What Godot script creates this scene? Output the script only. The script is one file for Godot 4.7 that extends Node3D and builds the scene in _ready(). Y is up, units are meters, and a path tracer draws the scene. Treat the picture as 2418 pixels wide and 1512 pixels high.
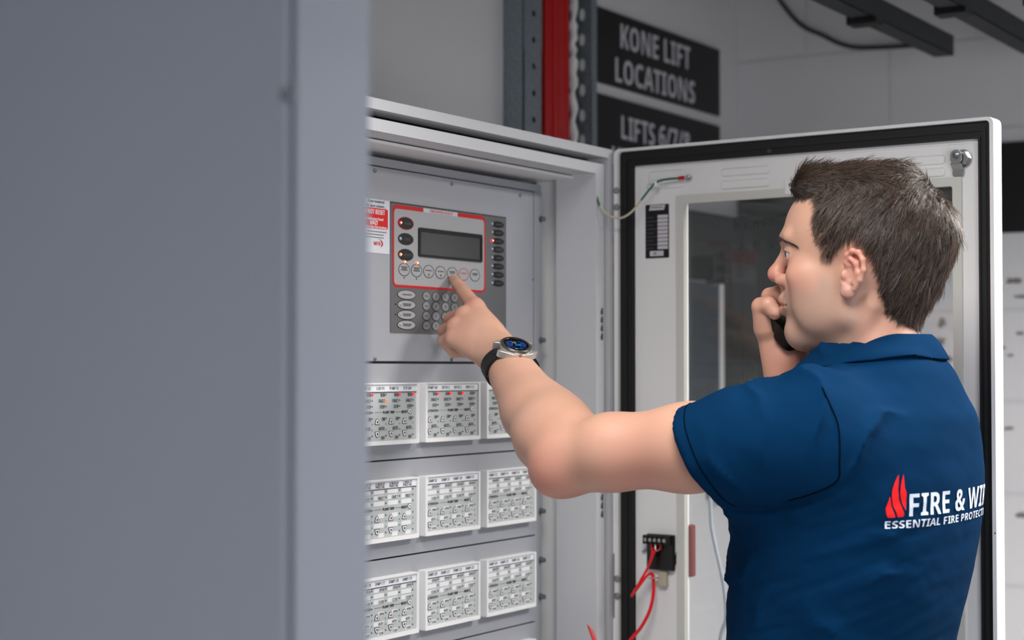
extends Node3D

const MM := 0.001
var M := {}
var used := {}
var font_sans: SystemFont
var font_bold: SystemFont
var text_cache := {}

# ---------------------------------------------------------------- shape collector
class Sh:
	var v := PackedVector3Array()
	var n := PackedVector3Array()
	var c := PackedColorArray()
	var uv := PackedVector2Array()
	var t := Transform3D()
	var col := Color.WHITE

	func tri(a: Vector3, b: Vector3, d: Vector3, na: Vector3, nb: Vector3, nd: Vector3) -> void:
		if (d - a).cross(b - a).dot(na + nb + nd) < 0.0:
			v.append_array([t * a, t * d, t * b])
			n.append_array([(t.basis * na).normalized(), (t.basis * nd).normalized(), (t.basis * nb).normalized()])
		else:
			v.append_array([t * a, t * b, t * d])
			n.append_array([(t.basis * na).normalized(), (t.basis * nb).normalized(), (t.basis * nd).normalized()])
		c.append_array([col, col, col])

	func quad(a: Vector3, b: Vector3, d: Vector3, e: Vector3, na: Vector3, nb: Vector3, nd: Vector3, ne: Vector3) -> void:
		tri(a, b, d, na, nb, nd)
		tri(a, d, e, na, nd, ne)

	func flat(a: Vector3, b: Vector3, d: Vector3, e: Vector3, nn: Vector3) -> void:
		quad(a, b, d, e, nn, nn, nn, nn)

	# a box from corner lo to corner hi with rounded-over edges
	func box(lo: Vector3, hi: Vector3, bev := 0.0008) -> void:
		var ce := (lo + hi) * 0.5
		var h := (hi - lo).abs() * 0.5
		var b := minf(bev, minf(h.x, minf(h.y, h.z)) * 0.9)
		var ax := [Vector3.RIGHT, Vector3.UP, Vector3.BACK]
		for a in 3:
			var u: Vector3 = ax[(a + 1) % 3]
			var w: Vector3 = ax[(a + 2) % 3]
			var hu: float = h[(a + 1) % 3] - b
			var hw: float = h[(a + 2) % 3] - b
			for s in [-1.0, 1.0]:
				var nn: Vector3 = ax[a] * s
				var o: Vector3 = ce + nn * h[a]
				flat(o - u * hu - w * hw, o + u * hu - w * hw, o + u * hu + w * hw, o - u * hu + w * hw, nn)
		if b <= 0.0:
			return
		for a in 3:
			var e: Vector3 = ax[a] * (h[a] - b)
			var iu := (a + 1) % 3
			var iw := (a + 2) % 3
			for su in [-1.0, 1.0]:
				for sw in [-1.0, 1.0]:
					var nu: Vector3 = ax[iu] * su
					var nw: Vector3 = ax[iw] * sw
					var p1: Vector3 = ce + nu * h[iu] + nw * (h[iw] - b)
					var p2: Vector3 = ce + nu * (h[iu] - b) + nw * h[iw]
					quad(p1 - e, p1 + e, p2 + e, p2 - e, nu, nu, nw, nw)
		for sx in [-1.0, 1.0]:
			for sy in [-1.0, 1.0]:
				for sz in [-1.0, 1.0]:
					var q := Vector3(sx, sy, sz)
					var nx := Vector3(sx, 0, 0)
					var ny := Vector3(0, sy, 0)
					var nz := Vector3(0, 0, sz)
					var cc := ce + q * (h - Vector3(b, b, b))
					tri(cc + nx * b, cc + ny * b, cc + nz * b, nx, ny, nz)

	# polygon in the xy plane, pushed out from z0 to z1, its front edge rounded by bev
	func prism(poly: PackedVector2Array, z0: float, z1: float, bev := 0.0, smooth_sides := true) -> void:
		var k := poly.size()
		var area := 0.0
		for i in k:
			area += poly[i].cross(poly[(i + 1) % k])
		var sgn := 1.0 if area > 0.0 else -1.0
		var en := PackedVector2Array()
		for i in k:
			var d := (poly[(i + 1) % k] - poly[i]).normalized()
			en.append(Vector2(d.y, -d.x) * sgn)
		var vn := PackedVector2Array()
		for i in k:
			vn.append((en[i] + en[(i + k - 1) % k]).normalized())
		var top := PackedVector2Array()
		for i in k:
			top.append(poly[i] - vn[i] * bev)
		var idx := Geometry2D.triangulate_polygon(top)
		for i in range(0, idx.size(), 3):
			var a := top[idx[i]]
			var b := top[idx[i + 1]]
			var d := top[idx[i + 2]]
			tri(Vector3(a.x, a.y, z1), Vector3(b.x, b.y, z1), Vector3(d.x, d.y, z1), Vector3.BACK, Vector3.BACK, Vector3.BACK)
			a = poly[idx[i]]
			b = poly[idx[i + 1]]
			d = poly[idx[i + 2]]
			tri(Vector3(a.x, a.y, z0), Vector3(b.x, b.y, z0), Vector3(d.x, d.y, z0), Vector3.FORWARD, Vector3.FORWARD, Vector3.FORWARD)
		for i in k:
			var j := (i + 1) % k
			var sharp := en[i].dot(en[(i + k - 1) % k]) < 0.6 or not smooth_sides
			var sharp2 := en[i].dot(en[j]) < 0.6 or not smooth_sides
			var ni := en[i] if sharp else vn[i]
			var nj := en[i] if sharp2 else vn[j]
			var n1 := Vector3(ni.x, ni.y, 0)
			var n2 := Vector3(nj.x, nj.y, 0)
			var p := poly[i]
			var q := poly[j]
			quad(Vector3(p.x, p.y, z0), Vector3(q.x, q.y, z0), Vector3(q.x, q.y, z1 - bev), Vector3(p.x, p.y, z1 - bev), n1, n2, n2, n1)
			if bev > 0.0:
				quad(Vector3(p.x, p.y, z1 - bev), Vector3(q.x, q.y, z1 - bev), Vector3(top[j].x, top[j].y, z1), Vector3(top[i].x, top[i].y, z1), n1, n2, Vector3.BACK, Vector3.BACK)

	# a frame: the ring between polygon a (outside) and polygon b (inside), same number of corners
	func ring(a: PackedVector2Array, b: PackedVector2Array, z0: float, z1: float) -> void:
		var k := a.size()
		for i in k:
			var j := (i + 1) % k
			flat(Vector3(a[i].x, a[i].y, z1), Vector3(a[j].x, a[j].y, z1), Vector3(b[j].x, b[j].y, z1), Vector3(b[i].x, b[i].y, z1), Vector3.BACK)
			flat(Vector3(a[i].x, a[i].y, z0), Vector3(a[j].x, a[j].y, z0), Vector3(b[j].x, b[j].y, z0), Vector3(b[i].x, b[i].y, z0), Vector3.FORWARD)
			var ce := (a[i] + a[j] - b[i] - b[j])
			var d := (a[j] - a[i]).normalized()
			var o := Vector3(d.y, -d.x, 0)
			if Vector2(o.x, o.y).dot(ce) < 0.0:
				o = -o
			flat(Vector3(a[i].x, a[i].y, z0), Vector3(a[j].x, a[j].y, z0), Vector3(a[j].x, a[j].y, z1), Vector3(a[i].x, a[i].y, z1), o)
			flat(Vector3(b[i].x, b[i].y, z0), Vector3(b[j].x, b[j].y, z0), Vector3(b[j].x, b[j].y, z1), Vector3(b[i].x, b[i].y, z1), -o)

	# profile of (radius, height along y) turned about the y axis
	func lathe(prof: PackedVector2Array, seg := 24) -> void:
		for i in prof.size() - 1:
			var p := prof[i]
			var q := prof[i + 1]
			if p.distance_to(q) < 1e-7:
				continue
			var d := (q - p).normalized()
			var nn := Vector2(d.y, -d.x)
			for s in seg:
				var a0 := TAU * s / seg
				var a1 := TAU * (s + 1) / seg
				var d0 := Vector3(cos(a0), 0, sin(a0))
				var d1 := Vector3(cos(a1), 0, sin(a1))
				var n0 := d0 * nn.x + Vector3.UP * nn.y
				var n1 := d1 * nn.x + Vector3.UP * nn.y
				var a := d0 * p.x + Vector3.UP * p.y
				var b := d1 * p.x + Vector3.UP * p.y
				var e := d1 * q.x + Vector3.UP * q.y
				var f := d0 * q.x + Vector3.UP * q.y
				if p.x > 1e-7:
					tri(a, b, e, n0, n1, n1)
				if q.x > 1e-7:
					tri(a, e, f, n0, n1, n0)

	func tube(pts: PackedVector3Array, r: PackedFloat32Array, seg := 10, caps := true, flat_by := 1.0) -> void:
		var k := pts.size()
		var up := Vector3.UP
		var d0 := (pts[1] - pts[0]).normalized()
		if absf(d0.dot(up)) > 0.9:
			up = Vector3.RIGHT
		var side := d0.cross(up).normalized()
		var rings := []
		for i in k:
			var d := (pts[mini(i + 1, k - 1)] - pts[maxi(i - 1, 0)]).normalized()
			side = (side - d * side.dot(d)).normalized()
			var w := d.cross(side)
			var rr: float = r[mini(i, r.size() - 1)]
			var row := []
			for s in seg:
				var a := TAU * s / seg
				var o := side * cos(a) + w * sin(a) * flat_by
				var nn := (side * cos(a) * flat_by + w * sin(a)).normalized()
				row.append([pts[i] + o * rr, nn])
			rings.append(row)
			if caps and (i == 0 or i == k - 1):
				var cn := -d if i == 0 else d
				for s in seg:
					tri(pts[i], row[s][0], row[(s + 1) % seg][0], cn, cn, cn)
		for i in k - 1:
			for s in seg:
				var j := (s + 1) % seg
				var a = rings[i][s]
				var b = rings[i][j]
				var d = rings[i + 1][j]
				var e = rings[i + 1][s]
				quad(a[0], b[0], d[0], e[0], a[1], b[1], d[1], e[1])

	func add(vs: PackedVector3Array, ns: PackedVector3Array) -> void:
		for i in range(0, vs.size(), 3):
			tri(vs[i], vs[i + 1], vs[i + 2], ns[i], ns[i + 1], ns[i + 2])

	func mesh(with_color := false) -> ArrayMesh:
		var a := []
		a.resize(Mesh.ARRAY_MAX)
		a[Mesh.ARRAY_VERTEX] = v
		a[Mesh.ARRAY_NORMAL] = n
		if with_color:
			a[Mesh.ARRAY_COLOR] = c
		if uv.size() == v.size() and uv.size() > 0:
			a[Mesh.ARRAY_TEX_UV] = uv
		var m := ArrayMesh.new()
		m.add_surface_from_arrays(Mesh.PRIMITIVE_TRIANGLES, a)
		return m


func rrect(x0: float, y0: float, x1: float, y1: float, r: float, seg := 5) -> PackedVector2Array:
	var p := PackedVector2Array()
	var cs := [Vector2(x1 - r, y1 - r), Vector2(x0 + r, y1 - r), Vector2(x0 + r, y0 + r), Vector2(x1 - r, y0 + r)]
	for q in 4:
		for i in seg + 1:
			var a := PI * 0.5 * (q + float(i) / seg)
			p.append(cs[q] + Vector2(cos(a), sin(a)) * r)
	return p


func oval(cx: float, cy: float, rx: float, ry: float, seg := 24) -> PackedVector2Array:
	var p := PackedVector2Array()
	for i in seg:
		var a := TAU * i / seg
		p.append(Vector2(cx + cos(a) * rx, cy + sin(a) * ry))
	return p


func smooth_path(ctrl: Array, per := 8) -> PackedVector3Array:
	var out := PackedVector3Array()
	var k := ctrl.size()
	for i in k - 1:
		var p0: Vector3 = ctrl[maxi(i - 1, 0)]
		var p1: Vector3 = ctrl[i]
		var p2: Vector3 = ctrl[i + 1]
		var p3: Vector3 = ctrl[mini(i + 2, k - 1)]
		for j in per:
			out.append(p1.cubic_interpolate(p2, p0, p3, float(j) / per))
	out.append(ctrl[k - 1])
	return out


# lettering: returns triangles of a string, cap height h, width scale wx, anchored left/centre/right at the origin
func letters(s: String, h: float, wx := 1.0, align := 0, bold := false, deep := 0.0003, step := 2.0) -> Array:
	var key := "%s|%s|%s|%s|%s|%s" % [s, h, wx, align, bold, deep]
	if text_cache.has(key):
		return text_cache[key]
	var tm := TextMesh.new()
	tm.font = font_bold if bold else font_sans
	tm.font_size = 48
	tm.pixel_size = h / 34.0
	tm.depth = deep
	tm.curve_step = step
	tm.text = s
	tm.horizontal_alignment = HORIZONTAL_ALIGNMENT_LEFT
	var a := tm.get_mesh_arrays()
	var vs: PackedVector3Array = a[Mesh.ARRAY_VERTEX]
	var ns: PackedVector3Array = a[Mesh.ARRAY_NORMAL]
	var ids = a[Mesh.ARRAY_INDEX]
	var ov := PackedVector3Array()
	var on := PackedVector3Array()
	var lo := Vector3(1e9, 1e9, 0)
	var hi := Vector3(-1e9, -1e9, 0)
	for p in vs:
		lo = Vector3(minf(lo.x, p.x), minf(lo.y, p.y), 0)
		hi = Vector3(maxf(hi.x, p.x), maxf(hi.y, p.y), 0)
	var off := Vector3(-lo.x if align == 0 else (-hi.x if align == 2 else -(lo.x + hi.x) * 0.5), -(lo.y + hi.y) * 0.5, 0)
	var list: PackedInt32Array = ids if ids != null and ids.size() > 0 else PackedInt32Array(range(vs.size()))
	for i in list:
		ov.append((vs[i] + off) * Vector3(wx, 1, 1) + Vector3(0, 0, deep * 0.5))
		on.append(ns[i])
	text_cache[key] = [ov, on]
	return text_cache[key]


func write(sh: Sh, s: String, at: Vector3, h: float, wx := 1.0, align := 0, bold := false) -> void:
	var a := letters(s, h, wx, align, bold)
	var keep := sh.t
	sh.t = keep * Transform3D(Basis(), at)
	sh.add(a[0], a[1])
	sh.t = keep


# ---------------------------------------------------------------- materials
func mat(color: Color, rough := 0.5, metal := 0.0, spec := 0.5) -> StandardMaterial3D:
	var m := StandardMaterial3D.new()
	m.albedo_color = color
	m.roughness = rough
	m.metallic = metal
	m.metallic_specular = spec
	return m


func glow(color: Color, energy: float, base := Color(0.2, 0.05, 0.05)) -> StandardMaterial3D:
	var m := mat(base, 0.3)
	m.emission_enabled = true
	m.emission = color
	m.emission_energy_multiplier = energy
	return m


func noise_tex(freq: float, lo: Color, hi: Color, sd: int, normal := false, size := 256, bump := 2.0) -> NoiseTexture2D:
	var f := FastNoiseLite.new()
	f.seed = sd
	f.noise_type = FastNoiseLite.TYPE_SIMPLEX_SMOOTH
	f.frequency = freq
	f.fractal_octaves = 4
	var tx := NoiseTexture2D.new()
	tx.width = size
	tx.height = size
	tx.seamless = true
	tx.noise = f
	if normal:
		tx.as_normal_map = true
		tx.bump_strength = bump
	else:
		var g := Gradient.new()
		g.set_color(0, lo)
		g.set_color(1, hi)
		tx.color_ramp = g
	return tx


func triplanar(m: StandardMaterial3D, scale: float) -> StandardMaterial3D:
	m.uv1_triplanar = true
	m.uv1_world_triplanar = true
	m.uv1_scale = Vector3(scale, scale, scale)
	return m


# ---------------------------------------------------------------- scene helpers
func numbered(called: String) -> String:
	var k: int = used.get(called, 0)
	used[called] = k + 1
	return called if k == 0 else "%s_%03d" % [called, k]


func tag(o: Node3D, label: String, category := "", group := "", kind := "") -> Node3D:
	if label:
		o.set_meta("label", label)
	if category:
		o.set_meta("category", category)
	if group:
		o.set_meta("group", group)
	if kind:
		o.set_meta("kind", kind)
	return o


func thing(called: String, label: String, category: String, at := Transform3D(), group := "") -> Node3D:
	var o := Node3D.new()
	o.name = numbered(called)
	add_child(o)
	o.transform = at
	tag(o, label, category, group)
	return o


func put(called: String, sh: Sh, m: Material, parent: Node = self, colored := false) -> MeshInstance3D:
	return put_mesh(called, sh.mesh(colored), m, parent)


func put_mesh(called: String, me: Mesh, m: Material, parent: Node = self) -> MeshInstance3D:
	var o := MeshInstance3D.new()
	o.name = numbered(called) if parent == self else called
	o.mesh = me
	o.material_override = m
	parent.add_child(o, true)
	return o


func struct(called: String, sh: Sh, m: Material) -> MeshInstance3D:
	var o := put(called, sh, m)
	o.set_meta("kind", "structure")
	return o


func turned_to(n: Vector3, at: Vector3, up := Vector3.UP) -> Transform3D:
	# a frame whose z axis is n and whose y axis is as near up as can be
	var z := n.normalized()
	var x := up.cross(z).normalized()
	return Transform3D(Basis(x, z.cross(x), z), at)


func _ready() -> void:
	# camera
	var camera := Camera3D.new()
	camera.name = "camera"
	add_child(camera)
	var ahead := Vector3(0.84637, 0.0278, -0.53260)
	camera.look_at_from_position(Vector3(-2.32917, 1.6, 1.41), Vector3(-2.32917, 1.6, 1.41) + ahead)
	var lens := CameraAttributesPhysical.new()
	lens.frustum_focal_length = 65.08
	lens.frustum_focus_distance = 2.2
	lens.exposure_aperture = 4.5
	camera.attributes = lens
	camera.near = 0.05
	camera.far = 60.0
	camera.fov = rad_to_deg(2.0 * atan(756.0 / 4100.0))
	camera.current = true
	# surroundings: a closed room, no sky
	var env := Environment.new()
	env.background_mode = Environment.BG_COLOR
	env.background_color = Color(0.02, 0.02, 0.022)
	env.tonemap_mode = Environment.TONE_MAPPER_LINEAR
	env.tonemap_exposure = 1.0
	env.sdfgi_enabled = true
	env.ssao_enabled = true
	env.ssil_enabled = true
	var we := WorldEnvironment.new()
	we.name = "surroundings"
	we.environment = env
	add_child(we)
	# lamps: the first panel is the room's own, the others added as fill
	ceiling_panel(Vector3(0.25, 2.42, 1.30), 0.6, 0.6, 6.0, "square hanging lamp tray between the open cabinet and the block wall")
	ceiling_panel(Vector3(-0.98, 2.42, 0.62), 0.6, 0.6, 2.3, "added square fill lamp tray before the cabinet, between its door and the grey cabinet")  # added to brighten the door and the lining
	ceiling_panel(Vector3(-1.05, 2.15, 1.25), 0.6, 0.3, 1.0, "small added low-hung fill lamp tray, lowest of the lamps in the room")  # added low so the door brightens downwards
	ceiling_panel(Vector3(-2.95, 2.42, 0.90), 0.6, 0.6, 2.0, "added square fill lamp tray above the grey neighbouring cabinet")  # added to brighten the neighbouring cabinet door
	fill_window(Vector3(-2.9, 1.30, 3.2), 1.5, 1.5, 2.9)  # added window, unseen, as fill from behind the camera
	font_sans = SystemFont.new()
	font_sans.font_names = PackedStringArray(["Droid Sans"])
	font_bold = SystemFont.new()
	font_bold.font_names = PackedStringArray(["Droid Sans"])
	font_bold.font_weight = 700
	palette()
	room()
	wall_things()
	cabinet()
	rack_panels()
	control_modules()
	cabinet_door()
	door_things()
	near_cabinet()
	person()


func ceiling_panel(at: Vector3, w: float, d: float, energy: float, label: String) -> void:
	# a troffer, its tray made deep to shade the upper walls, diffuser on top
	var lamp := thing("ceiling_lamp", label, "lamp", Transform3D(Basis(), at), "ceiling lamps")
	var fr := Sh.new()
	fr.t = Transform3D(Basis(Vector3.RIGHT, -PI / 2), Vector3.ZERO)
	fr.ring(rrect(-w / 2 - 0.02, -d / 2 - 0.02, w / 2 + 0.02, d / 2 + 0.02, 0.004, 1), rrect(-w / 2, -d / 2, w / 2, d / 2, 0.004, 1), -0.16, 0.0)
	put("tray", fr, mat(Color(0.35, 0.35, 0.36), 0.6), lamp)
	var wires := Sh.new()
	for sx in [-1.0, 1.0]:
		wires.tube(PackedVector3Array([Vector3(0.25 * sx, 0.0, 0), Vector3(0.25 * sx, 2.6 - at.y, 0)]), PackedFloat32Array([0.002]), 6)
	put("hanging_wires", wires, mat(Color(0.5, 0.5, 0.5), 0.4, 0.8), lamp)
	var df := Sh.new()
	df.box(Vector3(-w / 2, -0.012, -d / 2), Vector3(w / 2, -0.002, d / 2), 0.0)
	put("diffuser", df, glow(Color(1.0, 0.98, 0.95), 2.0, Color(0.9, 0.9, 0.9)), lamp)
	var l := AreaLight3D.new()
	l.name = "light"
	l.area_size = Vector2(w * 0.96, d * 0.96)
	l.light_color = Color(1.0, 0.985, 0.97)
	l.light_energy = energy
	l.set("area_range", 12.0)
	l.set("area_attenuation", 2.0)
	l.shadow_enabled = true
	l.rotation = Vector3(-PI / 2, 0, 0)
	l.position = Vector3(0, -0.016, 0)
	lamp.add_child(l)


func fill_window(at: Vector3, w: float, h: float, energy: float) -> void:
	# an added window behind the camera: glowing panes and an area light, for fill
	var o := Node3D.new()
	o.name = "added_window_1"
	add_child(o)
	o.position = at
	o.rotation.y = PI
	o.set_meta("kind", "structure")
	var fr := Sh.new()
	fr.ring(rrect(-w / 2 - 0.06, -h / 2 - 0.06, w / 2 + 0.06, h / 2 + 0.06, 0.004, 1), rrect(-w / 2, -h / 2, w / 2, h / 2, 0.002, 1), 0.0, 0.04)
	fr.box(Vector3(-0.02, -h / 2, 0.0), Vector3(0.02, h / 2, 0.035), 0.002)
	put("window_frame", fr, mat(Color(0.8, 0.8, 0.8), 0.5), o)
	for k in 2:
		var pn := Sh.new()
		pn.box(Vector3(-w / 2 + k * (w / 2 + 0.02), -h / 2, 0.002), Vector3(-0.02 + k * (w / 2 + 0.02), h / 2, 0.008), 0.0)
		put("fill_pane", pn, glow(Color(0.95, 0.97, 1.0), 1.6, Color(0.8, 0.8, 0.8)), o)
	var l := AreaLight3D.new()
	l.name = "fill_light"
	l.area_size = Vector2(w, h)
	l.light_color = Color(0.97, 0.985, 1.0)
	l.light_energy = energy
	l.set("area_range", 12.0)
	l.set("area_attenuation", 2.0)
	l.shadow_enabled = true
	l.rotation = Vector3(0, PI, 0)
	l.position = Vector3(0, 0, 0.05)
	o.add_child(l)


func palette() -> void:
	M.wall = triplanar(mat(Color(0.83, 0.83, 0.84), 0.75), 3.0)
	M.wall.normal_enabled = true
	M.wall.normal_texture = noise_tex(0.03, Color.BLACK, Color.WHITE, 5, true, 256, 2.0)
	M.wall.normal_scale = 0.15
	M.joint = mat(Color(0.80, 0.80, 0.81), 0.8)
	M.floor = triplanar(mat(Color(0.74, 0.74, 0.75), 0.6), 1.0)
	M.floor.albedo_texture = noise_tex(0.02, Color(0.8, 0.8, 0.8), Color(1, 1, 1), 9)
	M.ceil = mat(Color(0.42, 0.43, 0.43), 0.9)
	M.galv = triplanar(mat(Color(0.62, 0.65, 0.67), 0.42, 0.55), 9.0)
	M.galv.albedo_texture = noise_tex(0.05, Color(0.78, 0.8, 0.82), Color(1, 1, 1), 3)
	M.strut = mat(Color(0.20, 0.21, 0.22), 0.55, 0.3)
	M.white_paint = mat(Color(0.91, 0.91, 0.91), 0.42)
	M.rim_shaded_white = mat(Color(0.78, 0.785, 0.80), 0.42)  # the white paint greyed, shade on rim and lip put into the colour
	M.grey_paint = triplanar(mat(Color(0.60, 0.61, 0.635), 0.42), 40.0)
	M.grey_paint.normal_enabled = true
	M.grey_paint.normal_texture = noise_tex(0.06, Color.BLACK, Color.WHITE, 11, true, 256, 1.0)
	M.grey_paint.normal_scale = 0.06
	M.grey_near = mat(Color(0.50, 0.52, 0.565), 0.42)
	M.rubber = triplanar(mat(Color(0.052, 0.052, 0.054), 0.62), 30.0)
	M.rubber.normal_enabled = true
	M.rubber.normal_texture = noise_tex(0.05, Color.BLACK, Color.WHITE, 21, true)
	M.rubber.normal_scale = 0.15
	M.black = mat(Color(0.025, 0.027, 0.03), 0.4)
	M.sign_black = mat(Color(0.018, 0.02, 0.03), 0.45)
	M.sign_white = mat(Color(0.78, 0.77, 0.80), 0.5)
	M.red_cable = mat(Color(0.72, 0.005, 0.012), 0.38)
	M.red_print = mat(Color(0.72, 0.03, 0.035), 0.45)
	M.steel = mat(Color(0.72, 0.72, 0.71), 0.22, 1.0)
	M.zinc = mat(Color(0.50, 0.52, 0.54), 0.35, 0.9)
	M.green = mat(Color(0.0, 0.36, 0.27), 0.4)
	M.cream = mat(Color(0.72, 0.70, 0.62), 0.5)
	M.white_plastic = mat(Color(0.90, 0.90, 0.90), 0.45)
	M.mem_dark = mat(Color(0.36, 0.365, 0.375), 0.45)
	M.mem_light = mat(Color(0.60, 0.605, 0.615), 0.45)
	M.ink = mat(Color(0.06, 0.065, 0.075), 0.6)
	M.ink_soft = mat(Color(0.32, 0.32, 0.34), 0.6)
	M.led_red = glow(Color(1.0, 0.02, 0.10), 2.2, Color(0.5, 0.02, 0.05))
	M.led_orange = glow(Color(1.0, 0.42, 0.12), 1.6, Color(0.6, 0.3, 0.1))
	M.led_core = glow(Color(1.0, 0.86, 0.72), 2.2, Color(0.8, 0.8, 0.8))
	M.led_off = mat(Color(0.24, 0.25, 0.27), 0.3)
	M.led_green = mat(Color(0.42, 0.58, 0.47), 0.35)
	M.led_clear = mat(Color(0.66, 0.69, 0.72), 0.25)
	M.glass = mat(Color(0.9, 0.95, 0.95, 0.06), 0.02)
	M.glass.transparency = BaseMaterial3D.TRANSPARENCY_ALPHA


func wall_box(lo: Vector3, hi: Vector3) -> Sh:
	var s := Sh.new()
	s.box(lo, hi, 0.0)
	return s


func room() -> void:
	struct("floor", wall_box(Vector3(-3.8, -0.15, -0.5), Vector3(1.6, 0.0, 3.4)), M.floor)
	struct("ceiling", wall_box(Vector3(-3.8, 2.6, -0.5), Vector3(1.6, 2.75, 3.4)), M.ceil)
	struct("wall_back", wall_box(Vector3(-3.8, 0, -0.5), Vector3(1.6, 2.6, -0.324)), M.wall)
	struct("wall_left", wall_box(Vector3(-3.8, 0, -0.324), Vector3(-3.6, 2.6, 3.2)), M.wall)
	struct("wall_front", wall_box(Vector3(-3.8, 0, 3.2), Vector3(1.6, 2.6, 3.4)), M.wall)
	var wr := struct("wall_right", wall_box(Vector3(1.430, 0, -0.324), Vector3(1.6, 2.6, 3.2)), M.joint)
	# the painted blocks of the wall beside the door, one by one; joints are 10 mm wide and set back 3 mm
	for row in 13:
		var y0 := 0.128 + 0.2 * row - 0.2
		var off := 0.2 if row % 2 == 0 else 0.0
		for k in range(-1, 4):
			var z0 := -0.344 + 0.4 * k + off
			var z1 := z0 + 0.39
			z0 = maxf(z0, -0.324)
			if z1 - z0 < 0.02:
				continue
			var b := Sh.new()
			b.box(Vector3(1.4285, maxf(y0 + 0.005, 0.0), z0), Vector3(1.4305, minf(y0 + 0.195, 2.6), z1), 0.002)
			put("block", b, M.wall, wr)
	# worn spots in the paint of that wall
	var rng := RandomNumberGenerator.new()
	rng.seed = 77
	for p in [[1.79, 0.33, 0.020, 0.007], [1.755, 0.345, 0.016, 0.004], [1.675, 0.343, 0.010, 0.004], [1.645, 0.305, 0.012, 0.004], [1.628, 0.322, 0.008, 0.003], [1.47, 0.318, 0.014, 0.004], [1.283, 0.345, 0.014, 0.007], [1.62, 0.185, 0.010, 0.008], [1.66, 0.165, 0.016, 0.010], [1.70, 0.17, 0.012, 0.012]]:
		var poly := PackedVector2Array()
		for i in 14:
			var a := TAU * i / 14.0
			var r := rng.randf_range(0.55, 1.15)
			poly.append(Vector2(-p[1] + cos(a) * p[2] * r, p[0] + sin(a) * p[3] * r))
		var s := Sh.new()
		s.t = Transform3D(Basis(Vector3(0, 0, -1), Vector3.UP, Vector3(-1, 0, 0)), Vector3(1.427, 0, 0))
		s.t.basis = Basis(Vector3(0, 0, -1), Vector3(0, 1, 0), Vector3(1, 0, 0))
		s.prism(poly, -0.0006, -0.0001)
		put("scuff", s, mat(Color(0.48, 0.47, 0.46), 0.9), wr)


func holed_strip(sh: Sh, x0: float, x1: float, y0: float, count: int, pitch: float, cx: float, r: float, z: float) -> void:
	# a flat strip facing +z with a round hole in every cell, the holes open
	for k in count:
		var ya := y0 + pitch * k
		var yc := ya + pitch / 2
		var sq := PackedVector2Array()
		var ci := PackedVector2Array()
		for i in 24:
			var a := TAU * (i + 0.5) / 24.0
			var d := Vector2(cos(a), sin(a))
			ci.append(Vector2(cx, yc) + d * r)
			var sx: float = ((x1 - cx) if d.x > 0 else (cx - x0)) / maxf(absf(d.x), 1e-6)
			var sy: float = (pitch / 2) / maxf(absf(d.y), 1e-6)
			sq.append(Vector2(cx, yc) + d * minf(sx, sy))
		# pull the nearest points onto the corners
		for c in [Vector2(x0, ya), Vector2(x1, ya), Vector2(x0, ya + pitch), Vector2(x1, ya + pitch)]:
			var best := 0
			for i in 24:
				if sq[i].distance_to(c) < sq[best].distance_to(c):
					best = i
			sq[best] = c
		sh.ring(sq, ci, z - 0.0025, z)


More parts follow.
